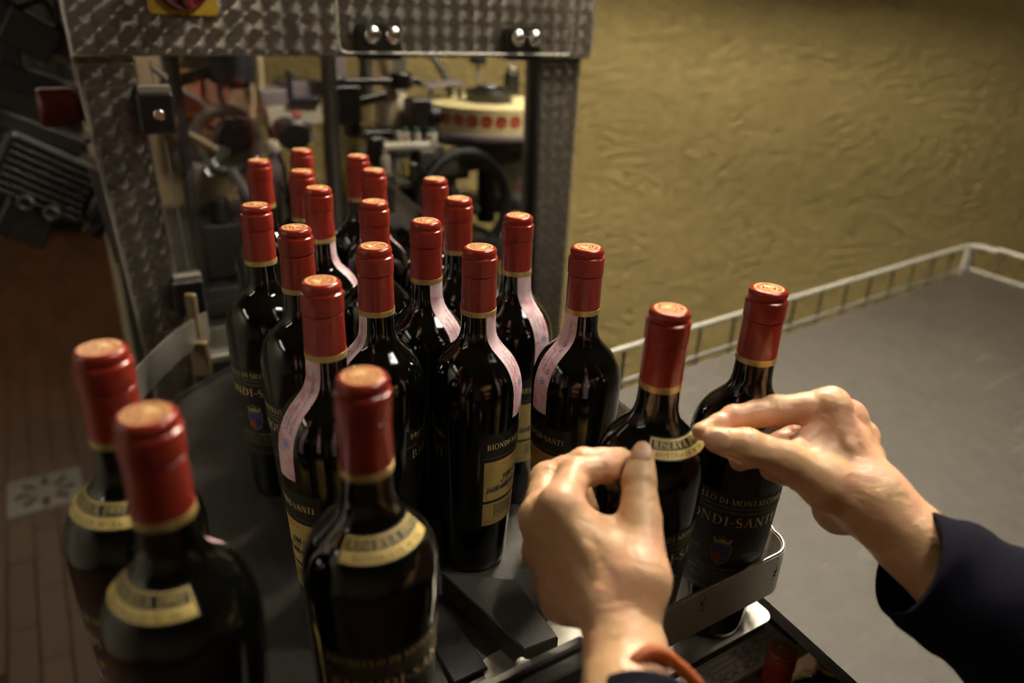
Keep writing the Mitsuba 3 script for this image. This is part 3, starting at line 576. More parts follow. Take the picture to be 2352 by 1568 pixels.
# curved guard strip at the far left with its bracket
gp = spline([(-.428, .675), (-.4410, .730), (-.4475, .7839), (-.4500, .845), (-.4490, .900), (-.4420, .9434), (-.4360, .966)], 6)
g = trimesh.creation.extrude_polygon(LineString(gp).buffer(.0016, cap_style=2), .042, engine='earcut'); g.apply_translation((0, 0, .043))
add('guard_strip__strip', g, 'dull_steel', 30)
add('guard_strip__bracket', moved(box(-.011, .011, -.006, .006, .0003, .052), (-.438, .937, 0), None), 'tan')
add('guard_strip__bracket', moved(box(-.007, .007, -.004, .004, .05, .12), (-.445, .945, 0)), 'tan')
add('guard_strip__bracket', moved(box(-.006, .006, -.005, .005, .0003, .052), (-.4405, .745, 0)), 'black_iron')
tag('guide_rail', 'bent steel guide bar and black bolted rail along the near edge of the bottle table', 'guide rail')
tag('guard_strip', 'curved grey guard strip on tan brackets at the far left of the bottle table', 'guard strip')

# lower shelf with the printed sheet
add('lower_shelf__board', nb(-.36, .20, .0505, .26, -.170, -.158), 'dark_paint')
add('lower_shelf__lip', nb(-.36, .20, .047, .050, -.175, -.150), 'dull_steel')
add('lower_shelf__bracket', nb(-.15, -.09, .20, .345, -.190, -.1705), 'dark_paint')
tag('lower_shelf', 'dark shelf below the turntable corner carrying a printed sheet', 'shelf')
pr, o, V, F, C = np.random.default_rng(11), 0, [], [], []
def pq(x0, x1, y0, y1, z, c):
    global o
    b = [(x0, y0), (x1, y0), (x1, y1), (x0, y1)]
    V.append(np.array([npt(s, n, z) for s, n in b])); F.append(np.array([[0, 1, 2], [0, 2, 3]]) + o); C.append(np.tile(c, (4, 1))); o += 4
pq(-.20, .145, .052, .235, -.1574, (.50, .45, .44))
for k in range(26):
    n = .056 + k * .0069
    pq(-.19, .135, n, n + .0030, -.1572, (.34, .325, .31))
    if k % 3 == 0:
        for s in np.arange(-.18, .12, .019): 
            if pr.random() < .7: pq(s, s + pr.uniform(.006, .013), n + .0036, n + .0056, -.1570, (.26, .06, .06))
    else:
        for s in np.arange(-.18, .13, .012):
            if pr.random() < .6: pq(s, s + pr.uniform(.003, .009), n + .0038, n + .0052, -.1570, (.14, .13, .13))
add('printed_sheet', trimesh.Trimesh(np.vstack(V), np.vstack(F), process=False), 'paper', False, 'grey printed sheet with rows of red and grey marks under the plate corner', 'paper', color=np.vstack(C))

# ------------------------------------------------------------------ wire trolley with the ribbed mat
ZM = -.02
m0, m1, m2 = np.array([.2534, .5683]), np.array([.3091, .4637]), np.array([1.0699, 1.6688])
dl = (m1 - m0) / np.linalg.norm(m1 - m0)                                 # left edge, towards the camera
fl = np.array([.1703, .9893]); df = (m2 - fl) / np.linalg.norm(m2 - fl)   # far edge, to the right
A_ = np.column_stack([dl, -df]); tt = np.linalg.solve(A_, fl - m0); cl = m0 + dl * tt[0]
near = m0 + dl * .52
mat_poly = Polygon([tuple(cl), tuple(m2), tuple(m2 + dl * 1.55), tuple(near + (m2 - cl) * 1.0), tuple(near)]).convex_hull
add('ribbed_mat', moved(prism(mat_poly, .005), (0, 0, ZM - .005)), 'rubber_mat', False, 'large scuffed brown-grey ribbed mat lying on the wire trolley', 'mat')
ra, rb = cl - df * .10 - dl * .035, m2 - dl * .035 + df * .045
rc = rb + dl * 1.6
rim_z = .027
add('wire_trolley__top_wire', tube([(*p, rim_z) for p in spline([ra, ra + (rb - ra) * .33, ra + (rb - ra) * .66, rb - df * .05], 5)] + [(*(rb - df * .018 + dl * .005), rim_z), (*(rb + dl * .03), rim_z), (*(rb + dl * .06), rim_z - .001)], .0048, 10), 'zinc')
add('wire_trolley__top_wire', tube([(*(rb + dl * .035 + df * .012), rim_z - .006), (*(rb + dl * .06 + df * .016), rim_z + .001), (*(rb + dl * .10 + df * .014), rim_z), (*(rc), rim_z)], .0048, 10), 'zinc')
add('wire_trolley__bottom_wire', tube([(*ra, ZM - .012), (*rb, ZM - .012), (*rc, ZM - .012)], .004, 8), 'zinc')
Lw = np.linalg.norm(rb - ra)
for d in np.arange(.075, Lw - .02, .088):
    p = ra + df * d; add('wire_trolley__upright_wire', tube([(*p, -.42), (*p, rim_z - .003)], .0026, 8), 'shaded_zinc')
for d in np.arange(.07, 1.5, .088):
    p = rb + dl * d; add('wire_trolley__upright_wire', tube([(*p, -.42), (*p, rim_z - .003)], .0026, 8), 'shaded_zinc')
for p in (ra, rb, rc): add('wire_trolley__corner_post', cyl((*p, FLOOR + .12), (*p, rim_z - .006), .011, 14), 'zinc')
add('wire_trolley__deck', moved(prism(mat_poly.buffer(-.004), .012), (0, 0, ZM - .018)), 'dark_paint', False)
add('wire_trolley__lower_frame', tube([(*ra, -.42), (*rb, -.42), (*rc, -.42)], .006, 8), 'zinc')
for p in (ra, rb, rc):
    add('wire_trolley__caster', cyl((p[0] - .012, p[1], FLOOR + .06), (p[0] + .012, p[1], FLOOR + .06), .06, 24), 'black_matte')
tag('wire_trolley', 'galvanised wire trolley with a rim wire on thin uprights along the rough wall', 'trolley')

# ------------------------------------------------------------------ the labelling machine (s along its front, n into it)
NF = 1.15
def mb(s0, s1, n0, n1, z0, z1, r=.0015): return mt(box(s0, s1, n0, n1, z0, z1, r))
def mc(a, b, r, n=24, **k): return mt(cyl(a, b, r, n, **k))
def panel(pts, n0, th, hole=None):
    p = Polygon(pts)
    if hole is not None: p = p.difference(hole)
    m = upright(prism(p, th)); return mt(moved(m, (0, n0 + th, 0)))      # front face at n0
K = 'labelling_machine__'
add(K + 'top_panel', panel([(.0567, .4180), (.8790, .4362), (.8790, .80), (.0480, .80)], NF - .012, .012), 'dull_steel', False, 'engine-turned steel front panel')
add(K + 'top_panel__underside', panel([(.0567, .4165), (.8790, .4347), (.8790, .4362), (.0567, .4180)], NF - .012, .05), 'dark_paint', False)
add(K + 'front_post', panel([(.0567, .4165), (.1271, .4176), (.1425, -.02), (.155, -.88), (.112, -.88), (.0813, -.02)], NF, .05), 'dull_steel', False, 'engine-turned steel post')
add(K + 'front_post', panel([(.7773, .432), (.8640, .434), (.8600, -.88), (.7990, -.88)], NF, .05), 'dull_steel', False, 'engine-turned steel post beside the label reel')
add(K + 'edge_trim', mt(tube([(.0475, NF - .013, .80), (.0560, NF - .013, .4170)], .0016, 6)), 'dull_steel')
add(K + 'edge_trim', mt(tube([(.0560, NF - .001, .4150), (.0805, NF - .001, -.02), (.111, NF - .001, -.88)], .0016, 6)), 'dull_steel')
add(K + 'edge_trim', mt(tube([(.1285, NF - .001, .4150), (.1435, NF - .001, -.02), (.156, NF - .001, -.88)], .0014, 6)), 'dull_steel')
add(K + 'inner_seal', panel([(.7700, .430), (.7785, .430), (.8000, -.30), (.7920, -.30)], NF - .002, .03), 'black_matte', False)
add(K + 'side_panel', mb(.090, .098, NF + .05, 1.95, .42, .80), 'grey_paint'); add(K + 'side_post', mb(.11, .15, 1.90, 1.95, -.88, .42), 'grey_paint'); add(K + 'side_post', mb(.82, .86, 1.90, 1.95, -.88, .42), 'grey_paint')
add(K + 'top_rail', mb(.10, .86, 1.92, 1.96, .74, .80), 'grey_paint'); add(K + 'top_rail', mb(.83, .87, NF + .01, 1.92, .76, .80), 'grey_paint')
add(K + 'base_plate', mb(.13, .80, 1.22, 1.92, .030, .055), 'dark_paint'); add(K + 'base_cabinet', mb(.14, .79, 1.28, 1.90, -.88, .028, .004), 'grey_paint')
for s in (.2, .72): add(K + 'foot', mc((s, 1.4, FLOOR), (s, 1.4, -.878), .03), 'black_matte')
# front shelf plate between the posts
add(K + 'outfeed_plate', mb(.16, .77, NF - .03, 1.30, -.030, -.018), 'dull_steel')
# clear guards
def swirls(key, poly, n0):
    """Engine-turned finish: rows of overlapping polished discs, each turned about its own middle (u runs outwards, v round), every one lying a hair over the last."""
    V, F, UV, o = [], [], [], 0
    th = np.linspace(0, 2 * math.pi, 21); rr = np.array([.0004, .009, .0178])
    s0, z0, s1, z1 = poly.bounds; P_, Q_ = .0262, .0242
    inner = poly.buffer(-.0005)
    for j in range(int((z1 - z0) / Q_) + 2):
        for i in range(int((s1 - s0) / P_) + 2):
            cs_, cz = s0 + (i + .1) * P_, z0 + (j + .1) * Q_
            if not inner.intersects(Point(cs_, cz).buffer(.0178)): continue
            S_, Z_ = cs_ + rr[:, None] * np.sin(th), cz + rr[:, None] * np.cos(th)
            if not inner.contains(Point(cs_, cz).buffer(.018)):
                S_ = np.clip(S_, s0 + .0005, s1 - .0005); Z_ = np.clip(Z_, z0 + .0005, z1 - .0005)
            lift = .00006 + .000035 * ((i * 5 + j * 3) % 15)
            V.append(np.column_stack([S_.ravel(), np.full(S_.size, n0 - lift), Z_.ravel()])); UV.append(np.column_stack([np.repeat(rr / .0178, 21), np.tile(th / (2 * math.pi), 3)]))
            a, b = np.meshgrid(np.arange(2), np.arange(20), indexing='ij'); q = (a * 21 + b).ravel() + o
            F.append(np.vstack([np.column_stack([q, q + 1, q + 22]), np.column_stack([q, q + 22, q + 21])])); o += 63
    m = mt(trimesh.Trimesh(np.vstack(V), np.vstack(F), process=False))
    nrm = m.face_normals.mean(0)
    if nrm @ E2 > 0: m.faces = m.faces[:, ::-1]
    add(key, m, 'swirl_steel', True, uv=np.vstack(UV))
swirls(K + 'top_panel__swirl_finish', Polygon([(.0590, .4190), (.8770, .4190), (.8770, .60), (.0590, .60)]), NF - .012)
for zz in np.arange(-.42, .41, .0726):
    x0, x1 = np.interp(zz, [-.88, -.02, .4165], [.112, .0813, .0567]), np.interp(zz, [-.88, -.02, .4176], [.155, .1425, .1271])
    swirls(K + 'front_post__swirl_finish', sbox(x0 + .002, zz, x1 - .002, min(zz + .0726, .4160)), NF)
    x0, x1 = np.interp(zz, [-.88, .432], [.7990, .7773]), np.interp(zz, [-.88, .434], [.8600, .8640])
    swirls(K + 'front_post_001__swirl_finish', sbox(x0 + .002, zz, x1 - .002, min(zz + .0726, .431)), NF)
def pane(pts, n): return mt(moved(upright(trimesh.Trimesh(*(lambda v, f: (np.column_stack([v, np.zeros(len(v))]), f))(*flat(Polygon(pts))), process=False)), (0, n, 0)))
add(K + 'clear_door', pane([(.146, .412), (.392, .418), (.392, .02), (.160, .02)], NF - .008), 'clear', False, 'clear guard door')
for a, b in (((.392, .418), (.392, .02)), ((.146, .412), (.160, .02)), ((.160, .02), (.392, .02))):
    add(K + 'clear_door__edge', mt(tube([(a[0], NF - .008, a[1]), (b[0], NF - .008, b[1])], .0012, 6)), 'grey_paint')
NP = NF - .034
add(K + 'clear_panel', pane([(.398, .436), (.402, .4285), (.410, .4262), (.808, .4262), (.8135, .4275), (.8155, .432), (.812, .80), (.394, .80)], NP), 'clear', False, 'clear hanging guard panel with polished edges')
add(K + 'clear_panel__edge', mt(tube([(.3935, NP, .80), (.3975, NP, .438), (.3995, NP, .4315), (.4050, NP, .4272), (.412, NP, .4262), (.806, NP, .4262), (.8125, NP, .4275), (.8150, NP, .434), (.812, NP, .80)], .0016, 6)), 'pane_edge')
for s0, s1 in ((.4315, .4985), (.6880, .7540)):
    ck = K + ('clamp' if s0 < .5 else 'clamp_001')
    cp_ = sbox(s0, .4165, s1, .4665).buffer(-.005).buffer(.005)
    add(ck, mt(moved(upright(prism(cp_, .018)), (0, NF - .013, 0))), 'black', False, 'black clamp plate with two bolts')
    for b in (.27, .77):
        s = s0 + (s1 - s0) * b; z = .4515
        dome = lathe([(0, -.001), (.0125, -.001), (.0128, .001), (.0120, .0045), (.0095, .0075), (.0060, .0090), (.0060, .0075), (.0045, .0072), (0, .0072)], 28)
        dome.apply_transform(rotm([1, 0, 0], 90)); dome = mt(moved(dome, (s, NP - .001, z)))
        add(ck + '__bolt', dome, 'bright_steel', 35)
        add(ck + '__spacer', mc((s, NP + .002, z), (s, NF - .031, z), .006, 16), 'steel')
for s0, s1, z0, z1, lab in ((.1210, .1665, .3190, .3735, 1), (.1290, .1730, .0485, .1065, 2)):
    hk = K + ('hinge' if lab == 1 else 'hinge_001')
    add(hk, mb(s0, s1, NF - .022, NF - .0005, z0, z1, .003), 'black', 30, 'black plastic hinge block with a steel screw')
    add(hk + '__screw', mc(((s0 + s1) / 2 + .002, NF - .0215, (z0 + z1) / 2 - .001), ((s0 + s1) / 2 + .002, NF - .025, (z0 + z1) / 2 - .001), .0066, 20), 'bright_steel')
    add(hk + '__cap', mb(s0 + .004, s1 - .002, NF - .020, NF - .002, z1 - .0005, z1 + .009, .001), 'dull_steel')
# rotary main switch
sp = sbox(.1530, .4700, .2390, .5560).buffer(-.005).buffer(.005)
add(K + 'main_switch', mt(moved(upright(prism(sp, .004)), (0, NF - .012, 0))), 'yellow_plastic', False, 'yellow plate of the rotary main switch')
knob = lathe([(0, 0), (.0325, 0), (.0335, .003), (.0325, .010), (.030, .012), (.028, .0115), (.026, .006), (0, .006)], 48); knob.apply_transform(rotm([1, 0, 0], 90))
add(K + 'main_switch__knob', mt(moved(knob, (.1960, NF - .016, .5075))), 'red_plastic', 30, 'dark red switch knob')
hd = cat_(box(-.0055, .0055, -.012, .006, -.029, .029, .003)); hd.apply_transform(rotm([0, 1, 0], -8))
add(K + 'main_switch__handle', mt(moved(hd, (.1960, NF - .022, .5075))), 'red_plastic')
# emergency stop on the side
add(K + 'emergency_stop', mc((.080, 1.235, .345), (.062, 1.235, .345), .026, 32), 'yellow_plastic', 30, 'yellow collar of the emergency stop')
add(K + 'emergency_stop__button', mt(moved(lathe([(0, -.001), (.018, -.001), (.018, .004), (.026, .010), (.0265, .014), (.0265, .050), (.024, .054), (.012, .0565), (0, .057)], 40), (.064, 1.235, .345), rotm([0, 1, 0], -90))), 'red_plastic', 30, 'red mushroom button')
add(K + 'emergency_stop__bracket', mb(.055, .09, 1.20, 1.27, .300, .305), 'grey_paint')
add(K + 'side_flap', mt(moved(upright(prism(Polygon([(0, .08), (.010, .075), (.028, -.06), (.012, -.062)]), .003)), (.052, 1.19, .19))), 'lilac', False)

# --- inside, right half: the label reel and what carries it
RC = np.array([.838, 1.43]); RR = .140
add('label_reel__tape', mt(moved(lathe([(.052, .262), (RR - .001, .262), (RR, .263), (RR, .3115), (RR - .002, .3125), (.055, .3125), (.052, .31), (.052, .262)], 96), (*RC, 0))), 'tape', 30, 'cream backing tape')
for k in range(30):
    a = 2 * math.pi * (k + .35) / 30
    u = np.linspace(-1, 1, 9); dotp = Point(0, 0).buffer(.0118, 8)
    v, f = flat(dotp); az = a + v[:, 0] / RR
    P = np.column_stack([RC[0] + (RR + .0004) * np.sin(az), RC[1] - (RR + .0004) * np.cos(az), .2885 + v[:, 1]])
    add('label_reel__dot', mt(trimesh.Trimesh(P, f, process=False)), 'red_dot', False)
tag('label_reel', 'cream reel of round red labels lying flat beside the right post', 'label reel')
add(K + 'reel_tray', mt(moved(lathe([(0, .250), (.147, .250), (.149, .252), (.149, .2605), (.147, .2615), (0, .2615)], 96), (*RC, 0))), 'lilac', 30)
add(K + 'reel_tray__underside', mt(moved(lathe([(0, .236), (.143, .236), (.147, .240), (.147, .2495), (0, .2495)], 96), (*RC, 0))), 'black', 30)
add(K + 'reel_knob', mt(moved(lathe([(.0, .3127), (.048, .3127), (.049, .315), (.0515, .333), (.0500, .3365), (.047, .338), (.028, .3385), (.0275, .343), (.026, .3445), (0, .3445)], 48), (*RC, 0))), 'black', 30, 'black reel knob with a grey centre')
add(K + 'reel_knob__cap', mt(moved(lathe([(0, .3446), (.020, .3446), (.018, .3475), (0, .348)], 32), (RC[0] - .004, RC[1], 0))), 'grey_paint', 30)
add(K + 'reel_post', mc((RC[0], RC[1], .05), (RC[0], RC[1], .236), .022), 'black')
add(K + 'spindle', mc((.949, 1.52, .255), (.949, 1.52, .3625), .0172), 'black'); add(K + 'spindle__cap', mc((.949, 1.52, .3627), (.949, 1.52, .3735), .0150), 'steel'); add(K + 'spindle__rod', mc((.945, 1.52, .3737), (.943, 1.52, .46), .004, 10), 'dull_steel')
add(K + 'spindle__arm', mb(.86, .97, 1.505, 1.535, .236, .254), 'black')
add(K + 'support_arm', mt(moved(box(-.13, .13, -.018, .018, -.020, .020, .003), (.745, 1.36, .2050), rotm([0, 1, 0], -6))), 'black_iron')
add(K + 'support_column', mb(.630, .662, 1.335, 1.375, .055, .235), 'black_iron')
add(K + 'support_block', mb(.665, .760, 1.37, 1.44, .165, .2050), 'black_iron')
# glass-like steel cup below the reel
add('steel_canister__body', mt(moved(lathe([(0, .082), (.060, .082), (.064, .086), (.066, .110), (.066, .195), (.062, .205), (.050, .209), (0, .209)], 48), (.962, 1.50, 0))), 'zinc', 30)
add('steel_canister__band', mt(moved(lathe([(.0662, .108), (.0672, .110), (.0672, .124), (.0662, .126), (.0662, .108)], 48), (.962, 1.50, 0))), 'copper', 30)
tag('steel_canister', 'shiny steel canister with a copper band, below the label reel', 'canister')
add(K + 'canister_shelf', mb(.86, 1.04, 1.42, 1.58, .066, .0815), 'black')
# black hoop
th = np.linspace(0, 2 * math.pi, 64, endpoint=False)
add(K + 'hand_wheel', mt(tube([(.712 + .098 * math.cos(t), 1.30 + .012 * math.sin(t), .1335 + .098 * math.sin(t)) for t in th], .0118, 12, True)), 'black', 30, 'black hand wheel rim')
add(K + 'hand_wheel__spoke', mt(tube(spline([(.700, 1.305, .140), (.725, 1.302, .122), (.742, 1.30, .112)], 6), [.012] * 4 + [.014] * 5 + [.009] * 4, 10)), 'black_matte')
add(K + 'hand_wheel__spoke', mc((.700, 1.305, .140), (.640, 1.302, .195), .008, 12), 'black_matte'); add(K + 'hand_wheel__hub', mc((.700, 1.285, .140), (.700, 1.335, .140), .020), 'black_iron')
add(K + 'hand_wheel__shaft', mc((.700, 1.335, .140), (.700, 1.60, .140), .010), 'steel')
# gearbox, slanted channel
add(K + 'gearbox', mb(.672, .742, 1.385, 1.46, .060, .1790, .010), 'grey_paint'); add(K + 'gearbox__cover', mb(.560, .668, 1.390, 1.45, .060, .150, .006), 'grey_paint')
ch = cat_(box(-.075, .075, -.004, .004, -.022, .022, .001), box(-.075, .075, -.022, -.004, .020, .024, .001), box(-.075, .075, -.022, -.004, -.024, -.020, .001)); ch.apply_transform(rotm([0, 1, 0], 42))
add(K + 'label_chute', mt(moved(ch, (.573, 1.30, .130))), 'dull_steel')
add(K + 'chute_roller', mc((.548, 1.275, .118), (.548, 1.305, .118), .014), 'lilac')
# jug, block with a lens, arms and plates
add('plastic_jug__body', mt(moved(lathe([(0, .2565), (.034, .2565), (.0375, .260), (.0385, .268), (.0385, .300), (.036, .312), (.028, .3225), (.0135, .330), (.0125, .334), (0, .334)], 40), (.6455, 1.50, 0))), 'jug', 30)
add('plastic_jug__cap', mt(moved(lathe([(0, .3342), (.0145, .3342), (.0148, .336), (.0145, .347), (.013, .3485), (0, .3485)], 24), (.640, 1.50, 0))), 'cream', 30)
tag('plastic_jug', 'squat greyish plastic jug behind the bottle caps, left of the reel', 'jug')
add(K + 'jug_shelf', mb(.560, .720, 1.46, 1.54, .240, .2560), 'black')
add(K + 'sensor', mb(.6465, .6880, 1.40, 1.45, .2640, .3230, .002), 'black', 30, 'black sensor block'); add(K + 'sensor__lens', mc((.688, 1.41, .294), (.712, 1.40, .291), .0165), 'navy_paint'); add(K + 'sensor__foot', mb(.655, .68, 1.41, 1.44, .055, .2635), 'black_iron')
add(K + 'cross_bar', mb(.450, .640, 1.345, 1.365, .3560, .3680), 'black'); add(K + 'cross_bar__collar', mc((.600, 1.355, .350), (.600, 1.355, .378), .022), 'black')
add(K + 'swing_arm', mt(moved(box(-.055, .055, -.012, .012, -.008, .008, .002), (.513, 1.35, .3280), rotm([0, 1, 0], -11))), 'black'); add(K + 'swing_arm__pivot', mc((.472, 1.35, .290), (.472, 1.35, .372), .018), 'black')
add(K + 'centre_post', mb(.4370, .4560, 1.295, 1.325, .056, .74), 'black_iron'); add(K + 'centre_post__bracket', mb(.456, .500, 1.30, 1.33, .300, .3600), 'black')
add(K + 'top_plate', mb(.600, .665, 1.44, 1.50, .3520, .3570), 'lilac'); add(K + 'top_plate', mt(moved(box(-.044, .044, -.03, .03, -.003, .003, .001), (.757, 1.50, .3420), rotm([0, 1, 0], -5))), 'lilac')
for s, n in ((.790, 1.475), (.790, 1.52), (.722, 1.475)): add(K + 'top_plate_001__leg', mb(s - .0045, s + .0045, n - .0045, n + .0045, .2560, .3390), 'black_iron')
add(K + 'top_plate__post', mb(.626, .642, 1.462, 1.478, .3485, .3519), 'black_iron')
add(K + 'slide_rail', mc((.5585, 1.35, .2440), (.6560, 1.35, .2410), .0095), 'white_plastic', 30, 'white round slide rail')
add(K + 'slide_rail__mount', mb(.555, .585, 1.352, 1.39, .055, .2345), 'black_iron')
for s, z, r, cap in ((.527, .2690, .0085, 0), (.6060, .2555, .010, 0), (.6210, .2540, .009, 1), (.6460, .2520, .008, 1), (.6775, .2510, .0125, 1)):
    k = add(K + 'air_fitting', mc((s, 1.385, z - .012), (s, 1.385, z + .010), r, 20), 'white_plastic', 30, 'white air fitting')
    if cap: add(k + '__cap', mc((s, 1.385, z + .0102), (s, 1.385, z + .018), r * .9, 20), 'green_plastic')
add(K + 'air_manifold', mb(.515, .700, 1.37, 1.40, .215, .2385), 'black_iron')
add(K + 'solenoid', mb(.5225, .5470, 1.315, 1.345, .2150, .2680, .002), 'black'); add(K + 'solenoid', mb(.500, .520, 1.36, 1.40, .262, .300, .002), 'black_matte')
add('small_white_bottle__body', mt(moved(lathe([(0, .205), (.0095, .205), (.0105, .207), (.0105, .232), (.008, .237), (.0055, .239), (0, .239)], 24), (.5420, 1.30, 0))), 'white_plastic', 30)
add('small_white_bottle__neck', mc((.5420, 1.30, .2392), (.5420, 1.30, .2475), .0058, 16), 'cream')
tag('small_white_bottle', 'small white plastic bottle right of the back row caps inside the machine', 'bottle')
add(K + 'bottle_holder', mb(.530, .555, 1.29, 1.31, .055, .2048), 'black_iron')
add(K + 'yellow_tag', mb(.4905, .5160, 1.440, 1.444, .1350, .2000, .0006), 'yellow_tag', 30, 'yellow tag'); add(K + 'white_tag', mb(.4925, .5150, 1.440, 1.446, .090, .1340, .0006), 'lilac')
add(K + 'beige_column', mb(.4900, .5120, 1.46, 1.50, .060, .2760, .002), 'tan'); add(K + 'brass_valve', mc((.5870, 1.31, .195), (.5870, 1.31, .225), .0065, 14), 'yellow_tag')
add(K + 'hose', mt(tube(spline([(.700, 1.56, .50), (.735, 1.55, .42), (.775, 1.54, .375), (.795, 1.53, .325), (.80, 1.525, .26)], 8), .0075, 10)), 'grey_paint', 30, 'grey corrugated hose')
add(K + 'thin_rod', mc((.885, 1.56, .256), (.880, 1.56, .56), .0045, 10), 'dull_steel'); add(K + 'thin_rod__clip', mb(.868, .896, 1.545, 1.575, .378, .394), 'black')
add(K + 'hose_guide', mb(.650, .700, 1.62, 1.66, .30, .74), 'tan'); add(K + 'upright', mb(.560, .585, 1.60, 1.64, .30, .74), 'lilac'); add(K + 'upright', mb(.628, .640, 1.60, 1.64, .30, .74), 'dark_paint')
# --- left half, behind the clear door
add(K + 'tray', mt(moved(cat_(box(-.055, .055, -.03, .03, -.022, -.018, .001), box(-.055, .055, -.03, -.027, -.018, .022, .001), box(-.055, -.052, -.03, .03, -.018, .022, .001), box(.052, .055, -.03, .03, -.018, .022, .001)), (.4600, 1.60, .278), rotm([0, 1, 0], -5))), 'white_plastic', 30, 'white tray')
add(K + 'bin', mb(.470, .560, 1.66, 1.76, .300, .3330, .002), 'lilac', 30, 'pale bin'); add(K + 'bin', mb(.405, .470, 1.62, 1.72, .292, .322, .002), 'lilac', 30, 'pale bin')
add(K + 'knee_bracket', cat_(mb(.4480, .4560, 1.56, 1.58, .3070, .3660), mb(.4480, .5120, 1.56, 1.58, .300, .3140)), 'navy_paint')
add(K + 'stopper', mb(.4300, .4850, 1.55, 1.59, .232, .2640), 'black_matte'); add(K + 'motor', mc((.415, 1.42, .258), (.415, 1.50, .258), .028), 'black'); add(K + 'motor__knob', mc((.440, 1.52, .285), (.455, 1.52, .285), .007, 14), 'red_dot')
add(K + 'label_plate', mb(.4220, .4600, 1.452, 1.456, .2300, .2560, .0006), 'lilac'); add(K + 'label_plate__sticker', mb(.4245, .4570, 1.4505, 1.4515, .2330, .2430, .0003), 'yellow_plastic', 30, 'yellow sticker')
add(K + 'dome_cap', mt(moved(lathe([(0, .238), (.015, .238), (.0155, .241), (.0145, .250), (.010, .258), (0, .261)], 28), (.3630, 1.40, 0))), 'white_plastic', 30); add(K + 'dome_cap__stem', mc((.363, 1.40, .056), (.363, 1.40, .2378), .008, 14), 'black_iron')
add(K + 'top_motor', mc((.3190, 1.46, .3530), (.3190, 1.46, .56), .0400, 40), 'navy_paint', 30, 'dark cylindrical motor'); add(K + 'top_motor__flange', mc((.319, 1.46, .3440), (.319, 1.46, .3526), .030, 40), 'black_iron')
add(K + 'hung_card', mb(.2150, .2350, 1.50, 1.503, .3700, .44, .0005), 'cream', 30, 'cream card'); add(K + 'slant_plate', mt(moved(box(-.045, .045, -.006, .006, -.010, .010, .002), (.245, 1.48, .3590), rotm([0, 1, 0], -16))), 'black')
add(K + 'rust_box', mb(.2300, .2830, 1.58, 1.68, .2750, .3600, .002), 'terracotta', 30, 'terracotta coloured box'); add(K + 'rust_cover', mt(moved(box(-.034, .034, -.02, .02, -.024, .024, .006), (.262, 1.54, .298), rotm([0, 1, 0], 24))), 'orange_paint')
add(K + 'red_panel', mb(.3150, .3600, 1.70, 1.72, .25, .3400, .001), 'terracotta')
add(K + 'tan_pipe', mt(tube(spline([(.375, 1.60, .345), (.383, 1.60, .30), (.372, 1.59, .25), (.378, 1.58, .19)], 8), .0085, 10)), 'tan'); add(K + 'tan_pipe', mt(tube([(.420, 1.66, .74), (.418, 1.66, .34), (.412, 1.66, .27)], .008, 10)), 'cream')
add(K + 'strut', mt(tube([(.292, 1.50, .74), (.300, 1.49, .34), (.310, 1.48, .24)], .0055, 8)), 'lilac'); add(K + 'strut', mt(tube([(.372, 1.44, .275), (.385, 1.43, .20), (.395, 1.42, .10)], .0075, 8)), 'black'); add(K + 'strut', mt(tube([(.200, 1.46, .74), (.209, 1.45, .36), (.220, 1.44, .29)], .006, 8)), 'lilac')
add(K + 'strut', mt(tube([(.18, 1.40, .385), (.225, 1.40, .345), (.285, 1.40, .30)], .005, 8)), 'grey_paint')
th = np.linspace(0, 2 * math.pi, 48, endpoint=False)
add(K + 'star_wheel', mt(tube([(.2830 + .052 * math.cos(t), 1.40, .262 + .052 * math.sin(t)) for t in th], .011, 10, True)), 'grey_paint', 30, 'grey wheel rim'); add(K + 'star_wheel__hub', mc((.296, 1.39, .268), (.296, 1.42, .268), .030), 'black'); add(K + 'star_wheel__axle', mc((.283, 1.42, .262), (.283, 1.62, .262), .010), 'steel')
add(K + 'lever', mt(tube(spline([(.205, 1.36, .288), (.235, 1.36, .268), (.262, 1.35, .250)], 5), .008, 10)), 'tan'); add(K + 'elbow', mt(tube(spline([(.196, 1.33, .258), (.205, 1.33, .236), (.235, 1.33, .232), (.268, 1.33, .262)], 6), .0095, 10)), 'grey_paint')
add(K + 'clamp_lever', mt(tube(spline([(.265, 1.30, .232), (.280, 1.29, .196), (.300, 1.28, .168)], 5), [.010] * 6 + [.013] * 5, 10)), 'lilac'); add(K + 'clamp_lever__screw', mc((.2640, 1.282, .2040), (.2640, 1.276, .2035), .0052, 14), 'copper')
add(K + 'cable', mt(tube(spline([(.300, 1.26, .19), (.292, 1.25, .13), (.262, 1.24, .09), (.258, 1.23, .06)], 6), .0045, 8)), 'tan'); add(K + 'cable', mt(tube(spline([(.31, 1.27, .20), (.325, 1.26, .14), (.318, 1.25, .06)], 6), .006, 8)), 'black'); add(K + 'cable', mt(tube(spline([(.345, 1.30, .21), (.36, 1.29, .14), (.352, 1.28, .06)], 6), .0075, 8)), 'black')
add(K + 'side_frame', mb(.185, .198, 1.24, 1.28, .055, .74), 'dark_paint'); add(K + 'gusset', mb(.200, .262, 1.26, 1.30, .056, .150, .004), 'dark_paint'); add(K + 'valve_body', mc((.235, 1.28, .1502), (.235, 1.28, .190), .016), 'dark_paint')
add(K + 'back_plate', mb(.13, .44, 1.80, 1.81, .056, .74, .001), 'tan'); add(K + 'control_box', mb(.345, .415, 1.70, 1.78, .34, .44, .002), 'cream')
tag('labelling_machine', 'bottle labelling machine with engine-turned steel posts and clear guards behind the bottles', 'machine')

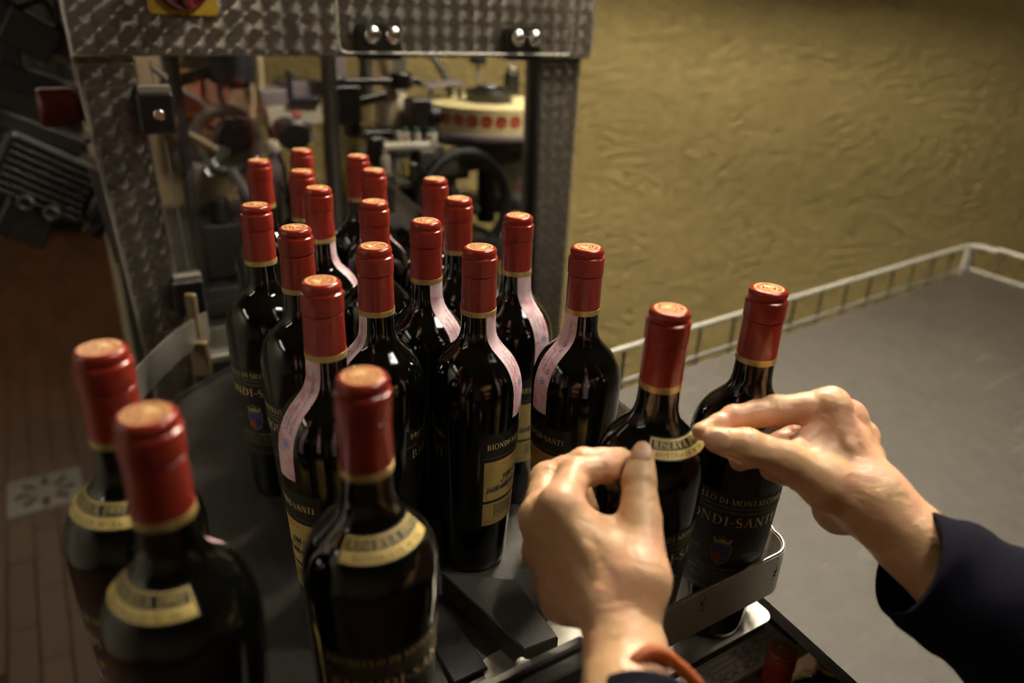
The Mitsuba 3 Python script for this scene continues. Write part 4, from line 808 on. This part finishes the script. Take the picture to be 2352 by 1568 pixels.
# an added dark cabinet that hides the lit far wall on the left
add('added_dark_cabinet__carcass', box(-4.0, -1.30, 4.45, 4.9, FLOOR + .08, 1.30, .01), 'dark_paint'); add('added_dark_cabinet__plinth', box(-3.97, -1.33, 4.50, 4.88, FLOOR, FLOOR + .079, .004), 'black_matte')
for k in range(4):
    d = add('added_dark_cabinet__door', box(-3.98 + k * .672, -3.98 + k * .672 + .66, 4.425, 4.449, FLOOR + .09, 1.28, .006), 'dark_paint')
    add(d + '__handle', cyl((-3.40 + k * .672, 4.41, .1), (-3.40 + k * .672, 4.41, .28), .008, 10), 'steel')
tag('added_dark_cabinet', 'added dark cabinet hiding the lit far wall behind the slanting machine', 'cabinet')

# ------------------------------------------------------------------ the dark machine at the far left
K = 'capping_machine__'
OX = np.array([-.818, 1.318, .1018]); XA = np.array([.88, .475, 0]); YA = np.array([-.475, .88, 0])
def xb(m, deg, at): 
    m = m.copy(); m.apply_transform(rotm([0, 1, 0], deg)); m.apply_translation(at); m.apply_scale(.794)
    R = np.eye(4); R[:3, 0] = XA; R[:3, 1] = YA; R[:3, 3] = OX; m.apply_transform(R); return m
add(K + 'motor_body', xb(box(-.105, .085, -.06, .06, -.068, .068, .012), 31, (-.025, 0, .115)), 'motor_paint')
for k in range(8): add(K + 'motor_body__fin', xb(box(-.085, .080, -.075, -.058, -.004, .004, .001), 31, (-.025 + .5 * (k - 3.5) * .017 * 1.03, 0, .115 + (k - 3.5) * .017 * .857)), 'dark_paint')
add(K + 'motor_flange', xb(cyl((0, 0, 0), (.028, 0, 0), .078, 32), 31, (.050, 0, .069)), 'dark_paint'); add(K + 'motor_box', xb(box(-.05, .05, -.06, .03, -.045, .045, .006), 31, (-.085, 0, .022)), 'motor_paint')
for sx in (-.055, -.012): add(K + 'gland', xb(moved(lathe([(0, 0), (.018, 0), (.018, .010), (.013, .014), (.010, .010), (0, .010)], 24), (0, 0, 0), rotm([1, 0, 0], 90)), 0, (sx - .02, -.075, .072 - (sx + .055) * .6)), 'motor_paint')
add(K + 'beam', xb(box(-.20, .085, -.03, .03, -.026, .026, .003), 21, (-.02, .05, .302)), 'motor_paint'); add(K + 'beam', xb(box(-.20, .09, -.03, .03, -.018, .018, .003), 26, (-.03, -.02, .215)), 'motor_paint'); add(K + 'beam', xb(box(-.10, .0, -.02, .02, -.016, .016, .003), 26, (.06, .08, .345)), 'dull_steel')
add(K + 'head', xb(box(-.038, .038, -.04, .04, -.048, .048, .004), -58, (-.005, -.01, .405)), 'motor_paint'); add(K + 'head_block', xb(box(-.034, .034, -.04, .04, -.024, .024, .004), 27, (.06, .0, .385)), 'dark_paint')
add(K + 'cable', xb(tube(spline([(-.06, -.03, .52), (-.01, -.03, .46), (.03, -.02, .47), (.055, -.02, .40), (.06, 0, .35)], 6), .007, 8), 0, (0, 0, 0)), 'black'); add(K + 'cable', xb(tube(spline([(.02, -.03, .54), (.05, -.04, .48), (.045, -.03, .42)], 6), .005, 8), 0, (0, 0, 0)), 'black')
add(K + 'lever', xb(tube([(.02, -.03, -.01), (.04, -.05, .02), (.055, -.06, .05)], .006, 8), 0, (0, 0, 0)), 'dull_steel'); add(K + 'handle', xb(cyl((.03, -.02, -.02), (.075, -.02, .02), .022, 20), 0, (0, 0, 0)), 'black_matte'); add(K + 'rust_guard', xb(box(-.03, .03, -.02, .02, -.025, .025, .004), 20, (.075, .02, .02)), 'terracotta')
add(K + 'hanger_post', xb(box(-.075, -.035, .09, .13, .30, (CEIL - .1018) / .794, .004), 0, (0, 0, 0)), 'dark_paint'); add(K + 'hanger_arm', xb(box(-.075, -.035, .03, .089, .31, .43, .004), 0, (0, 0, 0)), 'dark_paint')
tag('capping_machine', 'dark machine with a finned motor and slanting beams at the far left', 'machine')

# ------------------------------------------------------------------ the worker's hands
LEFT =  {'F0': (0.0684, 0.2604, 0.1585, 0.0265), 'F1': (0.0706, 0.2884, 0.1597, 0.0235), 'W': (0.0722, 0.3119, 0.1632, 0.0225), 'Wb': (0.07, 0.3357, 0.1724, 0.0235), 'iM': (0.0347, 0.3769, 0.2153, 0.0125), 'mM': (0.0235, 0.3832, 0.1999, 0.0125), 'rM': (0.025, 0.3846, 0.1738, 0.0115), 'pM': (0.0333, 0.3821, 0.1536, 0.011), 'tC': (0.0804, 0.3449, 0.1879, 0.0185), 'tM': (0.0851, 0.3786, 0.2068, 0.0128), 'tI': (0.0859, 0.4006, 0.2193, 0.0107), 'tT': (0.089, 0.4157, 0.2286, 0.0088), 'iP': (0.0456, 0.4086, 0.2174, 0.0112), 'iD': (0.0663, 0.4156, 0.2186, 0.0098), 'iT': (0.0818, 0.4269, 0.2168, 0.0082), 'mP': (0.0278, 0.42, 0.2038, 0.0112), 'mD': (0.0525, 0.4286, 0.2133, 0.0098), 'mT': (0.0779, 0.4312, 0.2165, 0.008), 'rP': (0.0339, 0.4307, 0.1789, 0.0102), 'rD': (0.0529, 0.4402, 0.1805, 0.0092), 'rT': (0.0591, 0.4311, 0.1725, 0.0082), 'pP': (0.0428, 0.4274, 0.1592, 0.0092), 'pD': (0.0584, 0.432, 0.1622, 0.0082), 'pT': (0.0627, 0.4226, 0.1584, 0.0074), 'w1': (0.0666, 0.375, 0.2012, 0.006), 'hk': (0.042, 0.3669, 0.1515, 0.016)}
RIGHT =  {'F0': (0.3421, 0.3394, 0.139, 0.034), 'F1': (0.3078, 0.37, 0.1585, 0.029), 'W': (0.2751, 0.3983, 0.1799, 0.0245), 'Wb': (0.2498, 0.4207, 0.198, 0.0262), 'iM': (0.2261, 0.46, 0.2489, 0.0116), 'mM': (0.2456, 0.4698, 0.2343, 0.0118), 'rM': (0.2619, 0.4758, 0.2158, 0.0112), 'pM': (0.2709, 0.4768, 0.1985, 0.0102), 'tC': (0.2176, 0.4227, 0.2099, 0.0165), 'tM': (0.1867, 0.4244, 0.226, 0.0118), 'tI': (0.1589, 0.4233, 0.2356, 0.0114), 'tT': (0.1404, 0.4289, 0.2359, 0.0092), 'iP': (0.1888, 0.4604, 0.2426, 0.0112), 'iD': (0.157, 0.4511, 0.2414, 0.0083), 'iT': (0.1329, 0.4398, 0.2357, 0.0068), 'mP': (0.2155, 0.4727, 0.2163, 0.0108), 'mD': (0.1867, 0.4629, 0.2068, 0.009), 'mT': (0.1682, 0.4541, 0.2041, 0.008), 'rP': (0.2305, 0.4744, 0.1932, 0.0102), 'rD': (0.2044, 0.4617, 0.1918, 0.009), 'rT': (0.193, 0.4578, 0.1954, 0.008), 'pP': (0.2458, 0.4743, 0.1784, 0.0092), 'pD': (0.2229, 0.4623, 0.1809, 0.0082), 'pT': (0.2124, 0.4547, 0.1883, 0.0074), 'w1': (0.2062, 0.4429, 0.2306, 0.007), 'hk': (0.2405, 0.4392, 0.1782, 0.018)}
def surface_net(F, lo, h):
    """The zero surface of a field sampled on a grid, one vertex in each cell that it crosses (naive surface nets)."""
    ins = F < 0; nx, ny, nz = F.shape
    cnt = sum(ins[i:nx - 1 + i, j:ny - 1 + j, k:nz - 1 + k].astype(np.int8) for i in (0, 1) for j in (0, 1) for k in (0, 1))
    act = (cnt > 0) & (cnt < 8); idx = -np.ones(act.shape, np.int64); cells = np.argwhere(act); idx[act] = np.arange(len(cells))
    acc, num = np.zeros((len(cells), 3)), np.zeros(len(cells)); cx, cy, cz = cells.T
    cor = [(i, j, k) for i in (0, 1) for j in (0, 1) for k in (0, 1)]
    for p in cor:
        for q in cor:
            if sum(abs(np.subtract(p, q))) != 1 or p > q: continue
            fa, fb = F[cx + p[0], cy + p[1], cz + p[2]], F[cx + q[0], cy + q[1], cz + q[2]]
            m = (fa < 0) != (fb < 0); t = np.where(m, fa / np.where(m, fa - fb, 1), 0)
            acc += np.where(m[:, None], np.array(p) + t[:, None] * np.subtract(q, p), 0); num += m
    V = lo + h * (cells + acc / num[:, None]); faces = []
    for ax in range(3):
        o = [i for i in range(3) if i != ax]
        sl = [slice(1, n - 1) for n in F.shape]; s0 = list(sl); s1 = list(sl); s0[ax] = slice(0, F.shape[ax] - 1); s1[ax] = slice(1, F.shape[ax])
        A_, B_ = ins[tuple(s0)], ins[tuple(s1)]; e = np.argwhere(A_ != B_); off = np.ones(3, int); off[ax] = 0; e = e + off
        d1, d2 = np.zeros(3, int), np.zeros(3, int); d1[o[0]] = 1; d2[o[1]] = 1
        g = lambda c: idx[c[:, 0], c[:, 1], c[:, 2]]
        q = np.column_stack([g(e - d1 - d2), g(e - d2), g(e), g(e - d1)])
        flip = ins[tuple(e.T)] if ax != 1 else ~ins[tuple(e.T)]
        q = np.where(flip[:, None], q, q[:, ::-1]); faces.append(q)
    f = np.vstack(faces); t = trimesh.Trimesh(V, np.vstack([f[:, [0, 1, 2]], f[:, [0, 2, 3]]]), process=False)
    if t.volume < 0: t.invert()
    return t
def smin(a, b, k):
    h = np.clip(.5 + .5 * (b - a) / k, 0, 1); return b + (a - b) * h - k * h * (1 - h)
def on(J, a, b, t=0.): return np.array(J[a][:3]) * (1 - t) + np.array(J[b][:3]) * t
def toward(p, amount):
    d = EYE - np.asarray(p); return np.asarray(p) + d / np.linalg.norm(d) * amount
FINGERS = {'i': ('iM', 'iP', 'iD', 'iT'), 'm': ('mM', 'mP', 'mD', 'mT'), 'r': ('rM', 'rP', 'rD', 'rT'), 'p': ('pM', 'pP', 'pD', 'pT'), 't': ('tM', 'tI', 'tT')}
def skin_mesh(J, sign, cords=(), h=.0014):
    """One continuous skin: metacarpals, thumb pad and forearm melt together; each finger runs into the palm and stays apart from its neighbours."""
    P3 = np.array([v[:3] for k, v in J.items()]); lo = P3.min(0) - .036; hi = P3.max(0) + .036
    g = [np.arange(lo[i], hi[i], h) for i in range(3)]
    X = np.stack(np.meshgrid(*g, indexing='ij'), -1).astype(np.float32)
    def cap(a, ra, b, rb):
        a, b = np.asarray(a, np.float32), np.asarray(b, np.float32); ab = b - a
        t = np.clip(((X - a) @ ab) / (ab @ ab), 0, 1); return np.linalg.norm(X - a - t[..., None] * ab, axis=-1) - (ra + (rb - ra) * t)
    c = lambda p, q, fp=1., fq=1.: cap(J[p][:3], J[p][3] * fp, J[q][:3], J[q][3] * fq)
    arm = smin(c('F0', 'F1'), c('F1', 'W'), .006); arm = smin(arm, c('W', 'Wb'), .006)
    palm = arm
    for k, f in (('iM', .98), ('mM', .98), ('rM', .95), ('pM', .95)): palm = smin(palm, c('Wb', k, .60, f), .010)
    for p, q in (('iM', 'mM'), ('mM', 'rM'), ('rM', 'pM')): palm = smin(palm, c(p, q, .86, .86), .006)
    for p, q in (('iM', 'hk'), ('mM', 'hk'), ('pM', 'hk'), ('hk', 'Wb')): palm = smin(palm, c(p, q, .80, .85), .009)
    palm = smin(palm, c('Wb', 'tC', .75, 1.0), .010); palm = smin(palm, c('tC', 'tM'), .009); palm = smin(palm, c('tC', 'iM', .7, .62), .010); palm = smin(palm, c('w1', 'tC', 1, .8), .009); palm = smin(palm, c('w1', 'iM', .8, .6), .005); palm = smin(palm, c('w1', 'tM', .8, .6), .004)
    for a, ra, b, rb in cords: palm = smin(palm, cap(a, ra, b, rb), .0045)
    out = palm
    for n, ch in FINGERS.items():
        fg = None
        for p, q in zip(ch[:-1], ch[1:]):
            d = c(p, q, .97, .97); mid = on(J, p, q, .5); d = smin(d, np.linalg.norm(X - mid.astype(np.float32), axis=-1) - (J[p][3] + J[q][3]) / 2 * .97, .002)
            fg = d if fg is None else smin(fg, d, .0028)
        for j in ch[1:-1]: fg = smin(fg, np.linalg.norm(X - np.array(J[j][:3], np.float32), axis=-1) - J[j][3] * 1.05, .0025)
        # creases on the back of each joint
        for j in ch[1:-1] + ch[:1]:
            i = ch.index(j); ax = np.array(J[ch[min(i + 1, len(ch) - 1)]][:3]) - np.array(J[ch[max(i - 1, 0)]][:3]); ax /= np.linalg.norm(ax)
            r = X - np.array(J[j][:3], np.float32); s_ = r @ ax.astype(np.float32); near = np.exp(-(s_ / .0052) ** 2) * (np.linalg.norm(r, axis=-1) < .02)
            amp = .00045 if i else .0003
            fg = fg + amp * near * np.cos(s_ * 2 * math.pi / .0031 + 2.2 * np.sin(r[..., 0] * 500) * .3)
        out = np.minimum(out, smin(palm, fg, .0055)) if n != 't' else np.minimum(out, smin(palm, fg, .005))
    n_ = meshkit.fbm(X[::3, ::3, ::3].astype(float) * 75, 3, 5)
    from scipy.ndimage import zoom
    n_ = zoom(n_, 3, order=1)[:X.shape[0], :X.shape[1], :X.shape[2]]; n_ = np.pad(n_, [(0, X.shape[i] - n_.shape[i]) for i in range(3)], mode='edge')
    out = out - .0022 * (n_ - .5)
    t = surface_net(out, lo, h); 
    import scipy.sparse as sp
    e = t.edges_unique; nv = len(t.vertices); W_ = sp.coo_matrix((np.ones(2 * len(e)), (np.r_[e[:, 0], e[:, 1]], np.r_[e[:, 1], e[:, 0]])), (nv, nv)).tocsr()
    W_ = sp.diags(1 / np.maximum(np.asarray(W_.sum(1)).ravel(), 1)) @ W_; v = np.array(t.vertices)
    for k in range(8): v = v + (.5, -.51)[k % 2] * (W_ @ v - v)
    return trimesh.Trimesh(v, t.faces, process=False)
def cords(J, ks, end, lift, r0, r1):
    """The tendons that stand out on the back of the hand."""
    o = []
    for k in ks:
        a = toward(J[k][:3], J[k][3] * .95 - lift); b = toward(on(J, end, k, .15), J[end][3] * .62 - lift); m = (a + b) / 2 + (toward(a, .0015) - a)
        o += [(a, r0, m, r1), (m, r1, b, r1)]
    return o
left = skin_mesh(LEFT, 1, cords(LEFT, ('iM', 'mM'), 'Wb', .003, .0035, .003))
right = skin_mesh(RIGHT, -1, cords(RIGHT, ('iM', 'mM', 'rM'), 'Wb', .0024, .0036, .003))
def nail(J, tip, joint, w, l, side=None, lift=.0):
    t, q = np.array(J[tip][:3]), np.array(J[joint][:3]); ax = (t - q) / np.linalg.norm(t - q)
    v = EYE - t if side is None else np.asarray(side, float); v = v - ax * (v @ ax); v /= np.linalg.norm(v)
    m = trimesh.creation.icosphere(subdivisions=3); m.apply_scale((w, l, .0022))
    R = np.eye(4); R[:3, 0] = np.cross(ax, v); R[:3, 1] = ax; R[:3, 2] = v; R[:3, 3] = t - ax * .0012 + v * (J[tip][3] - .0012 + lift)
    m.apply_transform(R); return m
add('person__hand', left, 'skin', True, 'left hand pressing the label end with thumb and index finger')
add('person__hand_001', right, 'skin', True, 'right hand holding the other end of the label')
add('person__hand__nail', nail(LEFT, 'tT', 'tI', .0064, .0082, lift=.0010), 'nail', True)
add('person__hand_001__nail', nail(RIGHT, 'tT', 'tI', .0066, .0088, lift=.0012), 'nail', True)
def loft(c, axis, rad, n=56, k=None, th=.003, wob=0., seed=0, up=(0, 0, 1)):
    """A sleeve: rings of radius rad round the points c, doubled inwards at the open end."""
    c = np.asarray(c, float); rings = []
    r0 = np.random.default_rng(seed); ph = r0.uniform(0, 6, 6)
    for i, (p, r) in enumerate(zip(c, rad)):
        t = np.asarray(axis[i], float); t /= np.linalg.norm(t); a = np.cross(t, up); a /= np.linalg.norm(a); b = np.cross(t, a)
        th_ = np.arange(n) * 2 * math.pi / n
        w = 1 + wob * (np.sin(2 * th_ + ph[0] + i * .9) + .6 * np.sin(3 * th_ + ph[1] - i * 1.3)) * min(1, i / 3)
        rings.append(p + (np.cos(th_) * r * w)[:, None] * a + (np.sin(th_) * r * w)[:, None] * b)
    inner = [ring + (cc - ring) * (th / np.linalg.norm(cc - ring, axis=1, keepdims=True)) for ring, cc in zip(rings[:4], c[:4])][::-1]
    R = np.vstack(inner + rings); m = len(inner) + len(rings); f = []
    for i in range(m - 1):
        for j in range(n):
            a, b2, d, e = i * n + j, i * n + (j + 1) % n, (i + 1) * n + j, (i + 1) * n + (j + 1) % n
            f += [(a, d, b2), (b2, d, e)]
    t = trimesh.Trimesh(R, f, process=False)
    return t
rs = np.array([(.2643, .3854, .1757), (.2808, .3788, .1706), (.3017, .3669, .1637), (.3245, .3542, .155), (.3595, .336, .1438)])
rsp = spline(rs, 4); ax = np.gradient(rsp, axis=0)
add('person__sleeve', loft(rsp, ax, np.interp(np.linspace(0, 1, len(rsp)), [0, .08, .3, 1], [.0365, .0385, .041, .052]), wob=.035, seed=2), 'navy_two', True, 'navy blue knitted sleeve cuff')
ls = np.array([(.0782, .2804, .1615), (.0765, .2645, .1602), (.0747, .245, .1606)])
lsp = spline(ls, 5); ax = np.gradient(lsp, axis=0)
add('person__sleeve_001', loft(lsp, ax, np.linspace(.0285, .034, len(lsp)), wob=.03, seed=5), 'navy_two', True, 'navy blue sleeve end behind the orange bracelet')
br = np.array([(.0523, .2832, .1482), (.0642, .2858, .1736), (.0809, .2916, .1865), (.0982, .2947, .1737), (.1121, .2917, .155), (.1024, .2862, .1305), (.0734, .2814, .1245)])
from scipy.interpolate import CubicSpline
cs = CubicSpline(np.arange(8), np.vstack([br, br[:1]]), bc_type='periodic'); u = np.linspace(0, 7, 160, endpoint=False); c = cs(u); t = cs(u, 1); t /= np.linalg.norm(t, axis=1, keepdims=True)
a = np.cross(t, [.3, .8, .5]); a /= np.linalg.norm(a, axis=1, keepdims=True); b = np.cross(t, a)
strands = [tube(c + .0021 * (np.cos(u * 2 * math.pi * 20 / 7 + ph)[:, None] * a + np.sin(u * 2 * math.pi * 20 / 7 + ph)[:, None] * b), .0020, 8, True) for ph in (0, 2.094, 4.189)]
add('person__bracelet', cat_(*strands), 'orange', True, 'orange twisted cord bracelet')
tag('person', 'worker seen only as two hands and navy sleeves, applying a label to a bottle', 'person')
